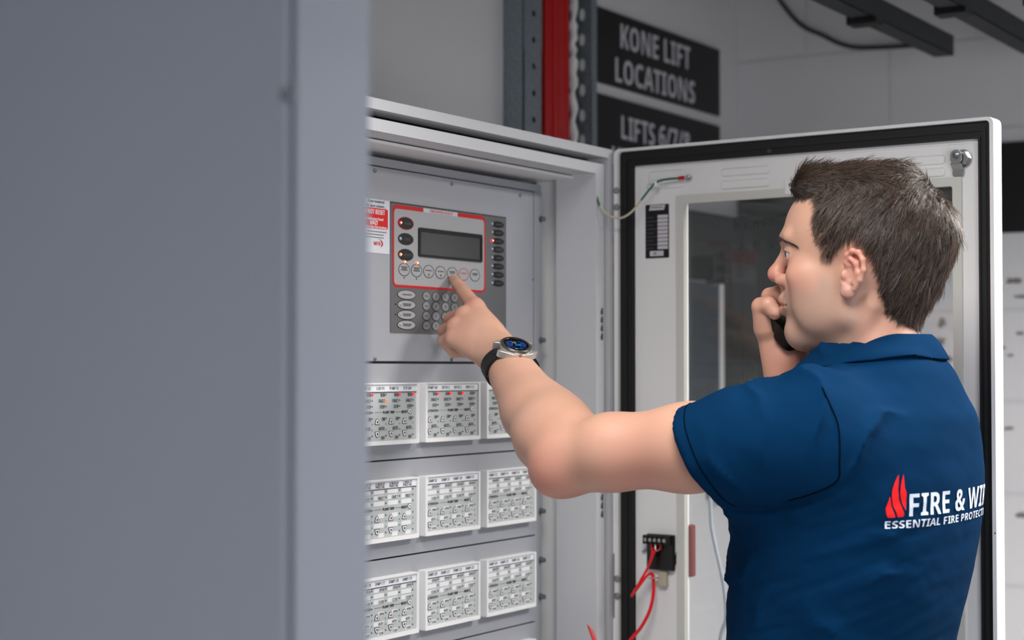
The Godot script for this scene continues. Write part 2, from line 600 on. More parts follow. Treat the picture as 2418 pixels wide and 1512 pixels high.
func wall_things() -> void:
	var zb := -0.324
	# the two black lift signs on the wall
	for k in 2:
		var top: float = [2.339, 2.161][k]
		var bot: float = [2.184, 2.008][k]
		var label: String = ["black sign board reading KONE LIFT LOCATIONS high on the wall", "black sign board reading LIFTS 6/7/8 below the other sign board"][k]
		var b := thing("sign_board", label, "sign", Transform3D(Basis(), Vector3(1.0, (top + bot) / 2, zb)), "black lift signs")
		var s := Sh.new()
		var h := (top - bot) / 2
		s.prism(rrect(-0.322, -h, 0.323, h, 0.002, 2), 0.0, 0.006, 0.0008)
		put("board", s, M.sign_black, b)
		var w := Sh.new()
		if k == 0:
			write(w, "KONE LIFT", Vector3(0.005, 0.033, 0.006), 0.049, 0.96, 1, true)
			write(w, "LOCATIONS", Vector3(0.005, -0.041, 0.006), 0.049, 0.98, 1, true)
		else:
			write(w, "LIFTS 6/7/8", Vector3(0.005, 0.018, 0.006), 0.047, 0.93, 1, true)
			write(w, "HIGH RISE", Vector3(-0.04, -0.050, 0.006), 0.047, 0.98, 1, true)
		put("lettering", w, M.sign_white, b)
	# dark sign on the block wall
	var rs := thing("sign_board", "plain black sign board on the block wall behind the open door", "sign", Transform3D(Basis(Vector3.UP, -PI / 2), Vector3(1.4285, 1.9925, 0.16)), "black lift signs")
	var s2 := Sh.new()
	s2.prism(rrect(-0.48, -0.0985, 0.48, 0.0985, 0.002, 2), 0.0, 0.006, 0.0008)
	put("board", s2, M.sign_black, rs)
	# galvanised riser tray with red cables
	var tray := thing("cable_tray", "vertical galvanised cable tray with round holes rising above the cabinet", "cable tray", Transform3D(Basis(), Vector3(0, 0, zb)))
	var st := Sh.new()
	holed_strip(st, 0.395, 0.462, 1.79, 17, 0.05, 0.432, 0.0062, 0.045)
	st.box(Vector3(0.395, 1.79, 0.0), Vector3(0.398, 2.6, 0.045), 0.0)
	st.box(Vector3(0.459, 1.79, 0.0), Vector3(0.462, 2.6, 0.045), 0.0)
	put("channel", st, M.galv, tray)
	var bk := Sh.new()
	bk.box(Vector3(0.462, 1.75, 0.001), Vector3(0.655, 2.6, 0.004), 0.0)
	put("base", bk, M.strut, tray)
	var fl := Sh.new()
	fl.box(Vector3(0.640, 1.75, 0.0), Vector3(0.643, 2.6, 0.05), 0.0)
	fl.box(Vector3(0.640, 1.75, 0.047), Vector3(0.664, 2.6, 0.05), 0.0008)
	put("flange", fl, M.galv, tray)
	var sp := Sh.new()
	for k in 16:
		var y := 1.80 + 0.05 * k
		sp.t = Transform3D(Basis(Vector3(0, 1, 0), Vector3(0, 0, 1), Vector3(1, 0, 0)).transposed(), Vector3(0.6395, y, 0.03))
		sp.t.basis = Basis(Vector3(0, 1, 0), Vector3(0, 0, 1), Vector3(1, 0, 0))
		sp.prism(oval(0, 0, 0.012, 0.006, 14), -0.001, 0.0)
	put("white_spots", sp, M.white_plastic, tray).set_meta("kind", "stuff")  # white oval spots along the flange
	var seal := Sh.new()
	var rng := RandomNumberGenerator.new()
	rng.seed = 4
	var pts := PackedVector3Array()
	var rr := PackedFloat32Array()
	for k in 70:
		pts.append(Vector3(0.602 + rng.randf_range(-0.003, 0.003), 1.78 + 0.0117 * k, 0.03 + rng.randf_range(-0.002, 0.002)))
		rr.append(0.008 + rng.randf_range(-0.0035, 0.004))
	seal.tube(pts, rr, 8)
	put("white_sealant", seal, M.white_plastic, tray)
	for k in 3:
		var c := Sh.new()
		var x: float = [0.500, 0.5245, 0.555][k]
		var r: float = [0.012, 0.0125, 0.017][k]
		var z: float = zb + [0.030, 0.034, 0.030][k]
		c.tube(PackedVector3Array([Vector3(x, 1.76, z), Vector3(x + 0.001, 2.0, z), Vector3(x, 2.25, z), Vector3(x - 0.001, 2.6, z)]), PackedFloat32Array([r]), 16)
		tag(put("red_cable", c, M.red_cable), ["red cable against the perforated channel, first of three in the wall tray", "red cable running up between two others in the wall tray", "thickest red cable beside the white sealant in the wall tray"][k], "cable", "red riser cables")
	var tie := Sh.new()
	tie.t = Transform3D(Basis(), Vector3(0.512, 1.943, zb + 0.047))
	tie.box(Vector3(-0.022, -0.003, -0.003), Vector3(0.022, 0.003, 0.0012), 0.0008)
	tie.box(Vector3(-0.006, -0.006, 0.0), Vector3(0.004, 0.006, 0.005), 0.001)
	tag(put("cable_tie", tie, M.zinc), "small silver cable tie strapped across the red riser cables", "cable tie")
	# things on the wall behind the open door, seen through the hinge gap and the glass
	var bx := thing("alarm_panel", "blue-grey wall panel with black head and red band behind the hinge gap", "panel", Transform3D(Basis(), Vector3(0.98, 1.6, zb)))
	var q := Sh.new()
	q.box(Vector3(-0.25, -0.14, 0), Vector3(0.245, 0.188, 0.05), 0.003)
	put("body", q, mat(Color(0.17, 0.21, 0.25), 0.5), bx)
	var hd := Sh.new()
	hd.box(Vector3(-0.25, 0.189, 0), Vector3(-0.08, 0.214, 0.052), 0.002)
	hd.box(Vector3(-0.25, 0.249, 0), Vector3(-0.08, 0.271, 0.052), 0.002)
	put("black_head", hd, M.black, bx)
	var rb := Sh.new()
	rb.box(Vector3(-0.25, 0.2145, 0), Vector3(-0.08, 0.2485, 0.05), 0.002)
	put("red_band", rb, mat(Color(0.65, 0.01, 0.01), 0.4), bx)
	var te := Sh.new()
	te.box(Vector3(0.246, -0.14, 0), Vector3(0.262, 0.19, 0.053), 0.002)
	put("white_edge", te, M.white_plastic, bx)
	var nb := Sh.new()
	nb.box(Vector3(1.255, 1.30, zb), Vector3(1.42, 1.95, zb + 0.03), 0.003)
	nb.box(Vector3(0.93, 1.80, zb), Vector3(1.255, 1.95, zb + 0.03), 0.003)
	nb.box(Vector3(1.39, 1.45, zb + 0.03), Vector3(1.42, 1.95, 0.02), 0.003)
	tag(put("notice_board", nb, mat(Color(0.035, 0.037, 0.045), 0.5)), "dark board in the wall corner seen through the door glass", "board")
	# struts under the ceiling
	for k in 3:
		var z: float = [0.233, 0.40, 0.56][k]
		var x1: float = [1.20, 1.26, 1.20][k]
		var tr := thing("ceiling_strut", ["dark steel strut channel under the ceiling, nearest the wall corner", "dark steel strut channel under the ceiling, between two others", "dark steel strut channel under the ceiling, farthest from the wall corner"][k], "strut", Transform3D(Basis(), Vector3(0, 2.25, z)), "ceiling struts")
		var c := Sh.new()
		for b in [[0.0, 0.0, 0.0415, 0.0025], [0.0, 0.0, 0.0025, 0.0415], [0.039, 0.0, 0.0415, 0.0415], [0.0, 0.039, 0.011, 0.0415], [0.030, 0.039, 0.0415, 0.0415]]:
			c.box(Vector3(-1.2, b[1], b[0]), Vector3(x1, b[3], b[2]), 0.0006)
		put("channel", c, M.strut, tr)
		var cl := Sh.new()
		for x in [0.05, 0.72]:
			cl.box(Vector3(x, -0.006, -0.008), Vector3(x + 0.04, 0.05, -0.001), 0.001)
			cl.box(Vector3(x, -0.012, -0.008), Vector3(x + 0.04, -0.001, 0.05), 0.001)
		put("clamps", cl, M.black, tr).set_meta("kind", "stuff")
		var rod := Sh.new()
		for x in [-0.8, 0.07, 0.74]:
			rod.t = Transform3D(Basis(), Vector3(x, 0.0, 0.02))
			rod.lathe(PackedVector2Array([Vector2(0.005, 0.002), Vector2(0.005, 0.35)]), 10)
		put("hanger_rods", rod, M.strut, tr).set_meta("kind", "stuff")
	var lc := Sh.new()
	lc.tube(smooth_path([Vector3(1.422, 2.322, 0.12), Vector3(1.421, 2.326, 0.03), Vector3(1.42, 2.335, -0.04), Vector3(1.42, 2.365, -0.10), Vector3(1.421, 2.42, -0.18), Vector3(1.422, 2.6, -0.30)]), PackedFloat32Array([0.005]), 8)
	tag(put("loose_cable", lc, M.strut), "thin dark cable curving up the block wall to the ceiling", "cable")


func cabinet() -> void:
	var cb := thing("panel_cabinet", "tall white steel equipment cabinet standing open against the wall", "cabinet")
	var s := Sh.new()
	var xl := -0.665
	var xr := 0.0585
	var zf := 0.07
	s.box(Vector3(xl, 0.0, -0.322), Vector3(xl + 0.002, 1.943, zf), 0.0)
	s.box(Vector3(xr - 0.002, 0.0, -0.322), Vector3(xr, 1.943, zf), 0.0)
	s.box(Vector3(xl, 1.941, -0.322), Vector3(xr, 1.943, zf), 0.0)
	s.box(Vector3(xl, 0.0, -0.322), Vector3(xr, 0.08, zf), 0.0)
	s.box(Vector3(xl, 0.0, -0.322), Vector3(xr, 1.943, -0.32), 0.0)
	put("body", s, M.white_paint, cb)
	# front rim: outer flange, dark rain channel, inner lip
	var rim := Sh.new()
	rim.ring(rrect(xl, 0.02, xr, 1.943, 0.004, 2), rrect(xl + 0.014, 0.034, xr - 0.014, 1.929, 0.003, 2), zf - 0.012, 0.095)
	put("rim", rim, M.rim_shaded_white, cb)
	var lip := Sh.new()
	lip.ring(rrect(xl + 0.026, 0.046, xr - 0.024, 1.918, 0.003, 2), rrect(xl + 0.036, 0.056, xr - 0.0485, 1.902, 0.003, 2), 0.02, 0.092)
	put("inner_lip", lip, M.rim_shaded_white, cb)
	var ch := Sh.new()
	ch.ring(rrect(xl + 0.013, 0.033, xr - 0.013, 1.930, 0.003, 2), rrect(xl + 0.027, 0.047, xr - 0.023, 1.917, 0.003, 2), 0.045, 0.052)
	put("rain_channel", ch, M.black, cb)
	var sd := Sh.new()
	sd.box(Vector3(0.030, 0.06, -0.03), Vector3(0.034, 1.90, 0.078), 0.001)
	sd.box(Vector3(0.020, 0.06, 0.05), Vector3(0.032, 1.90, 0.08), 0.004)
	put("side_lining", sd, M.white_paint, cb)
	# ceiling of the opening: shaded soffit and the ledge above the panels
	var so := Sh.new()
	so.box(Vector3(xl + 0.03, 1.896, -0.10), Vector3(0.032, 1.900, 0.05), 0.0)
	put("soffit", so, M.white_paint, cb)
	var le := Sh.new()
	le.box(Vector3(xl + 0.03, 1.876, -0.06), Vector3(0.0, 1.888, -0.002), 0.001)
	put("ledge", le, M.grey_paint, cb)
	var bp := Sh.new()
	bp.box(Vector3(xl + 0.03, 0.06, -0.07), Vector3(0.032, 1.90, -0.062), 0.0)
	put("back_sheet", bp, M.white_paint, cb)
	# latch slots punched in the rim
	for y in [1.665, 1.39, 0.9]:
		var k := Sh.new()
		k.t = Transform3D(Basis(), Vector3(0.0268, y, 0.0925))
		for j in 4:
			k.box(Vector3(-0.0012, 0.018 - 0.013 * j, 0), Vector3(0.0026, 0.0285 - 0.013 * j, 0.0006), 0.0)
			k.box(Vector3(-0.0036, 0.0195 - 0.013 * j, 0), Vector3(-0.0012, 0.025 - 0.013 * j, 0.0006), 0.0)
		put("latch_slot", k, M.led_off, cb)
	# grommet on the side lining
	var g := Sh.new()
	g.t = Transform3D(Basis(Vector3(0, 0, 1), PI / 2), Vector3(0.030, 1.237, 0.045))
	g.lathe(PackedVector2Array([Vector2(0.0, 0.0008), Vector2(0.0065, 0.001), Vector2(0.0075, 0.0035), Vector2(0.0095, 0.0035), Vector2(0.0115, 0.0018), Vector2(0.012, 0.0)]), 24)
	put("grommet", g, M.black, cb)
	# hinge leaves in the gap
	for y in [1.87, 1.26]:
		var hg := Sh.new()
		hg.box(Vector3(0.0585, y - 0.045, 0.07), Vector3(0.0605, y + 0.045, 0.100), 0.0005)
		hg.t = Transform3D(Basis(), Vector3(0.0615, y, 0.094))
		hg.lathe(PackedVector2Array([Vector2(0, -0.05), Vector2(0.0035, -0.05), Vector2(0.0035, 0.05), Vector2(0, 0.05)]), 12)
		put("hinge", hg, M.zinc, cb)


func screw(sh: Sh, at: Vector3, r: float, h: float) -> void:
	var keep := sh.t
	sh.t = keep * Transform3D(Basis(Vector3.RIGHT, PI / 2), at)
	sh.lathe(PackedVector2Array([Vector2(r, 0), Vector2(r, h * 0.4), Vector2(r * 0.8, h * 0.85), Vector2(r * 0.35, h), Vector2(r * 0.3, h * 0.7), Vector2(0.0, h * 0.7)]), 14)
	sh.t = keep


func bolt(sh: Sh, at: Vector3) -> void:
	var keep := sh.t
	sh.t = keep * Transform3D(Basis(Vector3.RIGHT, PI / 2), at)
	sh.lathe(PackedVector2Array([Vector2(0.0052, 0), Vector2(0.0052, 0.0012), Vector2(0.0036, 0.0014), Vector2(0.0040, 0.006), Vector2(0.0034, 0.0085), Vector2(0.0018, 0.0092), Vector2(0.0014, 0.0078), Vector2(0.0, 0.0078)]), 16)
	sh.t = keep


func rack_panels() -> void:
	var xl := -0.483
	# rail at the right edge with its bolts
	var rail := thing("rack_rail", "grey vertical rack rail along the right edge of the panels", "rail")
	var s := Sh.new()
	s.box(Vector3(-0.020, 0.1, -0.006), Vector3(0.0, 1.876, -0.0008), 0.0006)
	s.box(Vector3(-0.003, 0.1, -0.06), Vector3(0.0, 1.876, -0.003), 0.0004)
	put("rail", s, M.grey_paint, rail)
	for y in [1.834, 1.644, 1.377, 1.301, 1.244, 1.11]:
		var b := Sh.new()
		bolt(b, Vector3(-0.0045, y, -0.0008))
		put("bolt", b, M.zinc, rail)
	# the row plates the modules sit in
	for k in 4:
		var top := 1.6075 - 0.13335 * k
		var p := thing("rack_plate", ["grey rack plate of the first module row, right under the keypad panel", "grey rack plate carrying the second row of white modules", "grey rack plate carrying the third row of white modules", "grey rack plate at the bottom edge, beneath the third module row"][k], "panel", Transform3D(Basis(), Vector3(0, top, 0)), "module row plates")
		var q := Sh.new()
		q.box(Vector3(xl, -0.1325, -0.004), Vector3(-0.0185, -0.0012, 0.0), 0.0007)
		put("plate", q, M.grey_paint, p)
		var back := Sh.new()
		back.box(Vector3(xl, -0.14, -0.012), Vector3(-0.018, 0.004, -0.006), 0.0)
		put("backing", back, M.black, p)
		var pins := Sh.new()
		for x in [-0.348, -0.187]:
			for dy in [-0.072, -0.085]:
				pins.t = Transform3D(Basis(Vector3.RIGHT, PI / 2), Vector3(x + 0.0058, dy, 0.0))
				pins.lathe(PackedVector2Array([Vector2(0.0014, 0), Vector2(0.0012, 0.0008), Vector2(0, 0.001)]), 8)
		put("holes", pins, M.black, p).set_meta("kind", "stuff")
	# the large panel with display and keypad
	var a := thing("fire_panel", "grey fire indicator panel with red-framed display and round keypad", "control panel", Transform3D(Basis(), Vector3(0, 0, 0.0)))
	var pl := Sh.new()
	pl.box(Vector3(xl, 1.6095, -0.004), Vector3(-0.0255, 1.8745, 0.0), 0.0008)
	put("plate", pl, M.grey_paint, a)
	var ear := Sh.new()
	ear.box(Vector3(-0.0243, 1.6095, -0.0006), Vector3(-0.001, 1.8745, 0.0), 0.0004)
	put("edge_strip", ear, M.grey_paint, a)
	var bk := Sh.new()
	bk.box(Vector3(xl, 1.60, -0.012), Vector3(-0.02, 1.876, -0.005), 0.0)
	put("backing", bk, M.black, a)
	for p in [[-0.439, 1.868], [-0.253, 1.867], [-0.066, 1.866], [-0.438, 1.6125], [-0.253, 1.6125]]:
		var sc := Sh.new()
		screw(sc, Vector3(p[0], p[1], 0), 0.0028, 0.0022)
		put("screw", sc, M.zinc, a)
	var lk := Sh.new()
	screw(lk, Vector3(-0.0275, 1.738, 0), 0.0014, 0.001)
	put("lock_hole", lk, M.black, a)
	# membrane
	var fa := Sh.new()
	fa.prism(rrect(-0.403, 1.649, -0.107, 1.8285, 0.0008, 1), 0.0, 0.0012)
	var fas := put("fascia", fa, M.mem_dark, a)
	var ed := Sh.new()
	ed.box(Vector3(-0.403, 1.8278, 0.0), Vector3(-0.107, 1.8292, 0.0013), 0.0)
	put("dark_edge", ed, M.black, fas)
	var li := Sh.new()
	li.prism(rrect(-0.3965, 1.7145, -0.1675, 1.8235, 0.007), 0.0012, 0.0014)
	put("display_field", li, M.mem_light, fas)
	var rf := Sh.new()
	rf.ring(rrect(-0.399, 1.712, -0.165, 1.826, 0.0085), rrect(-0.3955, 1.7155, -0.1685, 1.8205, 0.006), 0.0012, 0.0016)
	put("red_frame", rf, M.red_print, fas)
	var wl := Sh.new()
	wl.box(Vector3(-0.326, 1.8203, 0.0012), Vector3(-0.240, 1.8262, 0.0018), 0.0)
	put("title_strip", wl, mat(Color(0.72, 0.73, 0.75), 0.5), fas)
	var wt := Sh.new()
	write(wt, "FIREFIGHTER FACILITY", Vector3(-0.281, 1.8232, 0.0018), 0.0034, 1.12, 1, true)
	put("title_lettering", wt, mat(Color(0.75, 0.35, 0.37), 0.5), fas)
	var be := Sh.new()
	be.ring(rrect(-0.3385, 1.757, -0.1755, 1.798, 0.0028, 3), rrect(-0.334, 1.7605, -0.180, 1.7925, 0.0006, 3), 0.0013, 0.0034)
	put("display_bezel", be, M.black, fas)
	var dp := Sh.new()
	dp.box(Vector3(-0.335, 1.760, 0.0012), Vector3(-0.179, 1.793, 0.0019), 0.0)
	put("display", dp, mat(Color(0.265, 0.275, 0.27), 0.18), fas)
	# three large indicators
	for k in 3:
		var y: float = [1.8015, 1.7795, 1.7575][k]
		var x := -0.3685
		var o := Sh.new()
		o.prism(oval(x, y, 0.0182, 0.0084, 32), 0.0013, 0.0022, 0.0003)
		var ind := put("indicator", o, M.sign_black, fas)
		if k == 0:
			var orr := Sh.new()
			orr.ring(oval(x, y, 0.0188, 0.009, 32), oval(x, y, 0.018, 0.0082, 32), 0.0013, 0.002)
			put("red_ring", orr, M.red_print, ind)
		var tx := Sh.new()
		write(tx, ["ALARM", "FAULT", "ISOLATED"][k], Vector3(x + 0.0035, y, 0.0022), 0.0038, [0.95, 0.95, 0.82][k], 1)
		put("lettering", tx, M.ink_soft, ind)
		led(ind, x - 0.0132, y, 0.0024, [M.led_red, M.led_clear, M.led_orange][k], [M.led_core, null, M.led_core][k])
	# row of seven round buttons
	for k in 7:
		var x := -0.372 + 0.0297 * k
		var b := Sh.new()
		b.ring(oval(x, 1.737, 0.0132, 0.0092, 28), oval(x, 1.737, 0.0124, 0.0084, 28), 0.0013, 0.0019)
		var bt := put("button", b, M.red_print if k == 5 else M.ink, fas)
		var fc := Sh.new()
		fc.prism(oval(x, 1.737, 0.0124, 0.0084, 28), 0.0013, 0.0018, 0.0002)
		put("cap", fc, M.mem_light, bt)
		var tx := Sh.new()
		tick_lines(tx, x, 1.7385, 0.0075, [3, 3, 1, 1, 2, 1, 2][k], 0.0019)
		if k == 2 or k == 3:
			var sg := 1.0 if k == 2 else -1.0
			tx.prism(PackedVector2Array([Vector2(x - 0.0018, 1.7325 - 0.0014 * sg), Vector2(x + 0.0018, 1.7325 - 0.0014 * sg), Vector2(x, 1.7325 + 0.0020 * sg)]), 0.0018, 0.0021)
		put("lettering", tx, M.red_print if k == 5 else M.ink, bt)
		if k < 2:
			led(bt, x, 1.7478, 0.0023, M.led_orange, M.led_core)
			var dot := Sh.new()
			dot.prism(oval(x, 1.7255, 0.0012, 0.0011, 10), 0.0013, 0.0018)
			put("dot", dot, M.black, bt)
	# right column of leaf-shaped indicators
	for k in 8:
		var y := 1.8165 - 0.01265 * k
		var x := -0.1315
		var o := Sh.new()
		o.prism(oval(x + 0.001, y, 0.0165, 0.0050, 28), 0.0013, 0.0021, 0.0003)
		var ind := put("status_lamp", o, M.sign_black, fas)
		led(ind, x - 0.0158, y, 0.0021, M.led_red if k == 2 else M.led_clear, M.led_core if k == 2 else null)
		var tx := Sh.new()
		tick_lines(tx, x + 0.003, y, 0.0085, 2 if k == 3 else 1, 0.0022)
		put("lettering", tx, M.ink_soft, ind)
	# four long oval buttons and the keypad
	for k in 4:
		var y := 1.7022 - 0.014 * k
		var x := -0.366
		var o := Sh.new()
		o.ring(oval(x, y, 0.0222, 0.0068, 28), oval(x, y, 0.0212, 0.006, 28), 0.0013, 0.0019)
		var bt := put("button", o, M.ink, fas)
		var fc := Sh.new()
		fc.prism(oval(x, y, 0.0212, 0.006, 28), 0.0013, 0.0018, 0.0002)
		put("cap", fc, M.mem_light, bt)
		var tx := Sh.new()
		tick_lines(tx, x + 0.001, y, 0.0105, 1 if k == 0 else 2, 0.0019)
		put("lettering", tx, M.ink, bt)
		if k > 0:
			led(bt, x - 0.0150, y + 0.0006, 0.0021, M.led_clear, null)
		if k == 1 or k == 2:
			var dot := Sh.new()
			dot.prism(oval(x - 0.0262, y, 0.0012, 0.001, 10), 0.0013, 0.0018)
			put("dot", dot, M.black, bt)
	for j in 4:
		for k in 4:
			var x := -0.318 + 0.0236 * k
			var y := 1.702 - 0.014 * j
			var o := Sh.new()
			o.ring(oval(x, y, 0.0098, 0.0067, 24), oval(x, y, 0.009, 0.0061, 24), 0.0013, 0.0019)
			var bt := put("key", o, M.ink, fas)
			var fc := Sh.new()
			fc.prism(oval(x, y, 0.009, 0.0061, 24), 0.0013, 0.0020, 0.0003)
			put("cap", fc, mat(Color(0.50, 0.505, 0.515), 0.45), bt)
			var tx := Sh.new()
			tick_lines(tx, x, y, 0.0045 if k == 0 else 0.002, 1 if k == 0 else 2, 0.0021)
			put("lettering", tx, M.ink_soft, bt)
	# the warning sticker beside the membrane
	var sk := thing("warning_sticker", "white sticker with red DO NOT RESET block beside the display", "sticker", Transform3D(Basis(), Vector3(-0.446, 1.793, 0.0)))
	var sh := Sh.new()
	sh.prism(rrect(-0.041, -0.0365, 0.041, 0.0365, 0.001, 2), 0.0, 0.0005)
	put("sheet", sh, mat(Color(0.80, 0.81, 0.84), 0.5), sk)
	var rd := Sh.new()
	rd.prism(rrect(-0.0385, -0.0035, 0.0372, 0.0245, 0.003, 3), 0.0005, 0.0007)
	put("red_block", rd, mat(Color(0.78, 0.0, 0.015), 0.5), sk)
	var w := Sh.new()
	write(w, "DO NOT RESET", Vector3(0.0295, 0.0195, 0.0007), 0.0062, 0.88, 2, true)
	write(w, "your Fire Indicator Panel", Vector3(0.026, 0.0092, 0.0007), 0.0029, 1.0, 2, true)
	write(w, "WAIT", Vector3(0.014, 0.0045, 0.0007), 0.0056, 0.95, 2, true)
	write(w, "for arrival of the Fire Services", Vector3(0.034, -0.0012, 0.0007), 0.0027, 0.95, 2, true)
	put("white_lettering", w, mat(Color(0.88, 0.86, 0.87), 0.5), sk)
	var w2 := Sh.new()
	write(w2, "if your monitored", Vector3(0.0285, 0.0332, 0.0005), 0.0036, 0.95, 2)
	write(w2, "fire alarm activates...", Vector3(0.0325, 0.0275, 0.0005), 0.0036, 0.95, 2)
	tick_lines(w2, 0.012, -0.0075, 0.022, 1, 0.0005)
	tick_lines(w2, 0.006, -0.0115, 0.022, 1, 0.0005)
	tick_lines(w2, 0.006, -0.0153, 0.022, 1, 0.0005)
	put("dark_lettering", w2, M.ink, sk)
	var w3 := Sh.new()
	write(w3, "MFB", Vector3(0.0125, -0.0235, 0.0005), 0.0050, 1.05, 1, true)
	w3.t = Transform3D(Basis(), Vector3(0.0135, -0.0233, 0.0005))
	var outer := PackedVector2Array()
	var inner := PackedVector2Array()
	for i in 13:
		var aa := lerpf(-1.1, 1.5, i / 12.0)
		outer.append(Vector2(cos(aa) * 0.0125, sin(aa) * 0.0062))
		inner.append(Vector2(cos(aa) * (0.0125 - 0.003 * sin(PI * i / 12.0)), sin(aa) * (0.0062 - 0.0012 * sin(PI * i / 12.0))))
	inner.reverse()
	outer.append_array(inner.slice(1, 12))
	w3.prism(outer, 0.0, 0.0002)
	put("red_emblem", w3, mat(Color(0.70, 0.02, 0.05), 0.5), sk)


func tick_lines(sh: Sh, x: float, y: float, half: float, rows: int, z: float) -> void:
	# illegibly small print: short broken strokes
	for r in rows:
		var yy := y + 0.0021 * ((rows - 1) * 0.5 - r)
		var xx := x - half * (1.0 if r % 2 == 0 else 0.8)
		var end := x + half * (1.0 if r % 2 == 0 else 0.8)
		var i := 0
		while xx < end - 0.0004:
			var wd: float = [0.0009, 0.0012, 0.0007, 0.0011][i % 4]
			sh.box(Vector3(xx, yy - 0.00065, z - 0.0001), Vector3(minf(xx + wd, end), yy + 0.00065, z + 0.0001), 0.0)
			xx += wd + 0.00045
			i += 1


func led(parent: Node, x: float, y: float, r: float, m: Material, core: Material) -> void:
	var s := Sh.new()
	s.t = Transform3D(Basis(Vector3.RIGHT, PI / 2), Vector3(x, y, 0.0014))
	s.lathe(PackedVector2Array([Vector2(r, 0), Vector2(r, 0.001), Vector2(r * 0.8, 0.0019), Vector2(r * 0.45, 0.0024), Vector2(0, 0.0026)]), 16)
	var o := put("led_lamp", s, m, parent)
	if core:
		var c := Sh.new()
		c.t = Transform3D(Basis(Vector3.RIGHT, PI / 2), Vector3(x, y, 0.0036))
		c.lathe(PackedVector2Array([Vector2(r * 0.62, -0.0012), Vector2(r * 0.5, 0.0004), Vector2(0, 0.0007)]), 12)
		if parent is MeshInstance3D and parent.get_parent() is MeshInstance3D and parent.get_parent().get_parent() != self:
			put("led_core", c, core, parent)
		else:
			put("led_core", c, core, o)


func control_modules() -> void:
	# every module is 140 by 84 mm; made column by column in its own frame, origin at the top left corner
	var names := [
		[["LDEF 02", "LDEF 01", "PUMP EF", "FCR SAF"], ["PUMP SAF", "SPF 01.1", "SPF 01.2", "SPRF 11.1"], []],
		[["L2 MSSB 1/1", "L3 MSSB 0/1", "L8 MSSB 4/4", "L1 MSSB T/1"], ["DAMP L8", "DAMP L9", "DAMP L10", "DAMP L11"], ["DAMP L12", "DAMP L13", "DAMP L14", "DAMP L15"]],
		[["DAMP L16", "DAMP L17", "DAMP L18", "DAMP L19"], ["DAMP L20", "DAMP L21", "DAMP L22", "DAMP L23"], ["DAMP L24", "DAMP L25", "DAMP L26", "DAMP L27"]],
		[[], [], []],
	]
	var labels := [
		["white fan control module labelled PUMP EF beside the grey door edge", "white fan control module labelled PUMP SAF in the hand's shadow", "white fan control module half hidden behind the forearm in the top row"],
		["white control module with FAULT cards and PHASE FAIL labels", "white damper module labelled DAMP L8 to L11, centre of the rows", "white damper module labelled DAMP L12 to L15 below the elbow"],
		["white damper module labelled DAMP L16 to L19, lowest beside the grey door", "white damper module labelled DAMP L20 to L23 in the lowest full row", "white damper module labelled DAMP L24 to L27 in the lowest full row"],
		["", "white module under DAMP L20, only its top edge in view", "white module under DAMP L24, only its top edge in view"],
	]
	for row in 4:
		for k in 3:
			if row == 3 and k == 0:
				continue
			var x0: float = [-0.4905, -0.335, -0.178][k]
			var y0: float = [1.580, 1.449, 1.3175, 1.184][row]
			var style := 0 if row == 0 else (1 if row == 1 and k == 0 else 2)
			control_module(Vector3(x0, y0, 0.0), names[row][k], style, row == 0, k, labels[row][k])


func mm(u: float, v: float) -> Vector2:
	return Vector2(u * MM, -v * MM)


func mrect(u0: float, v0: float, u1: float, v1: float, r := 0.6) -> PackedVector2Array:
	return rrect(u0 * MM, -v1 * MM, u1 * MM, -v0 * MM, r * MM, 2)


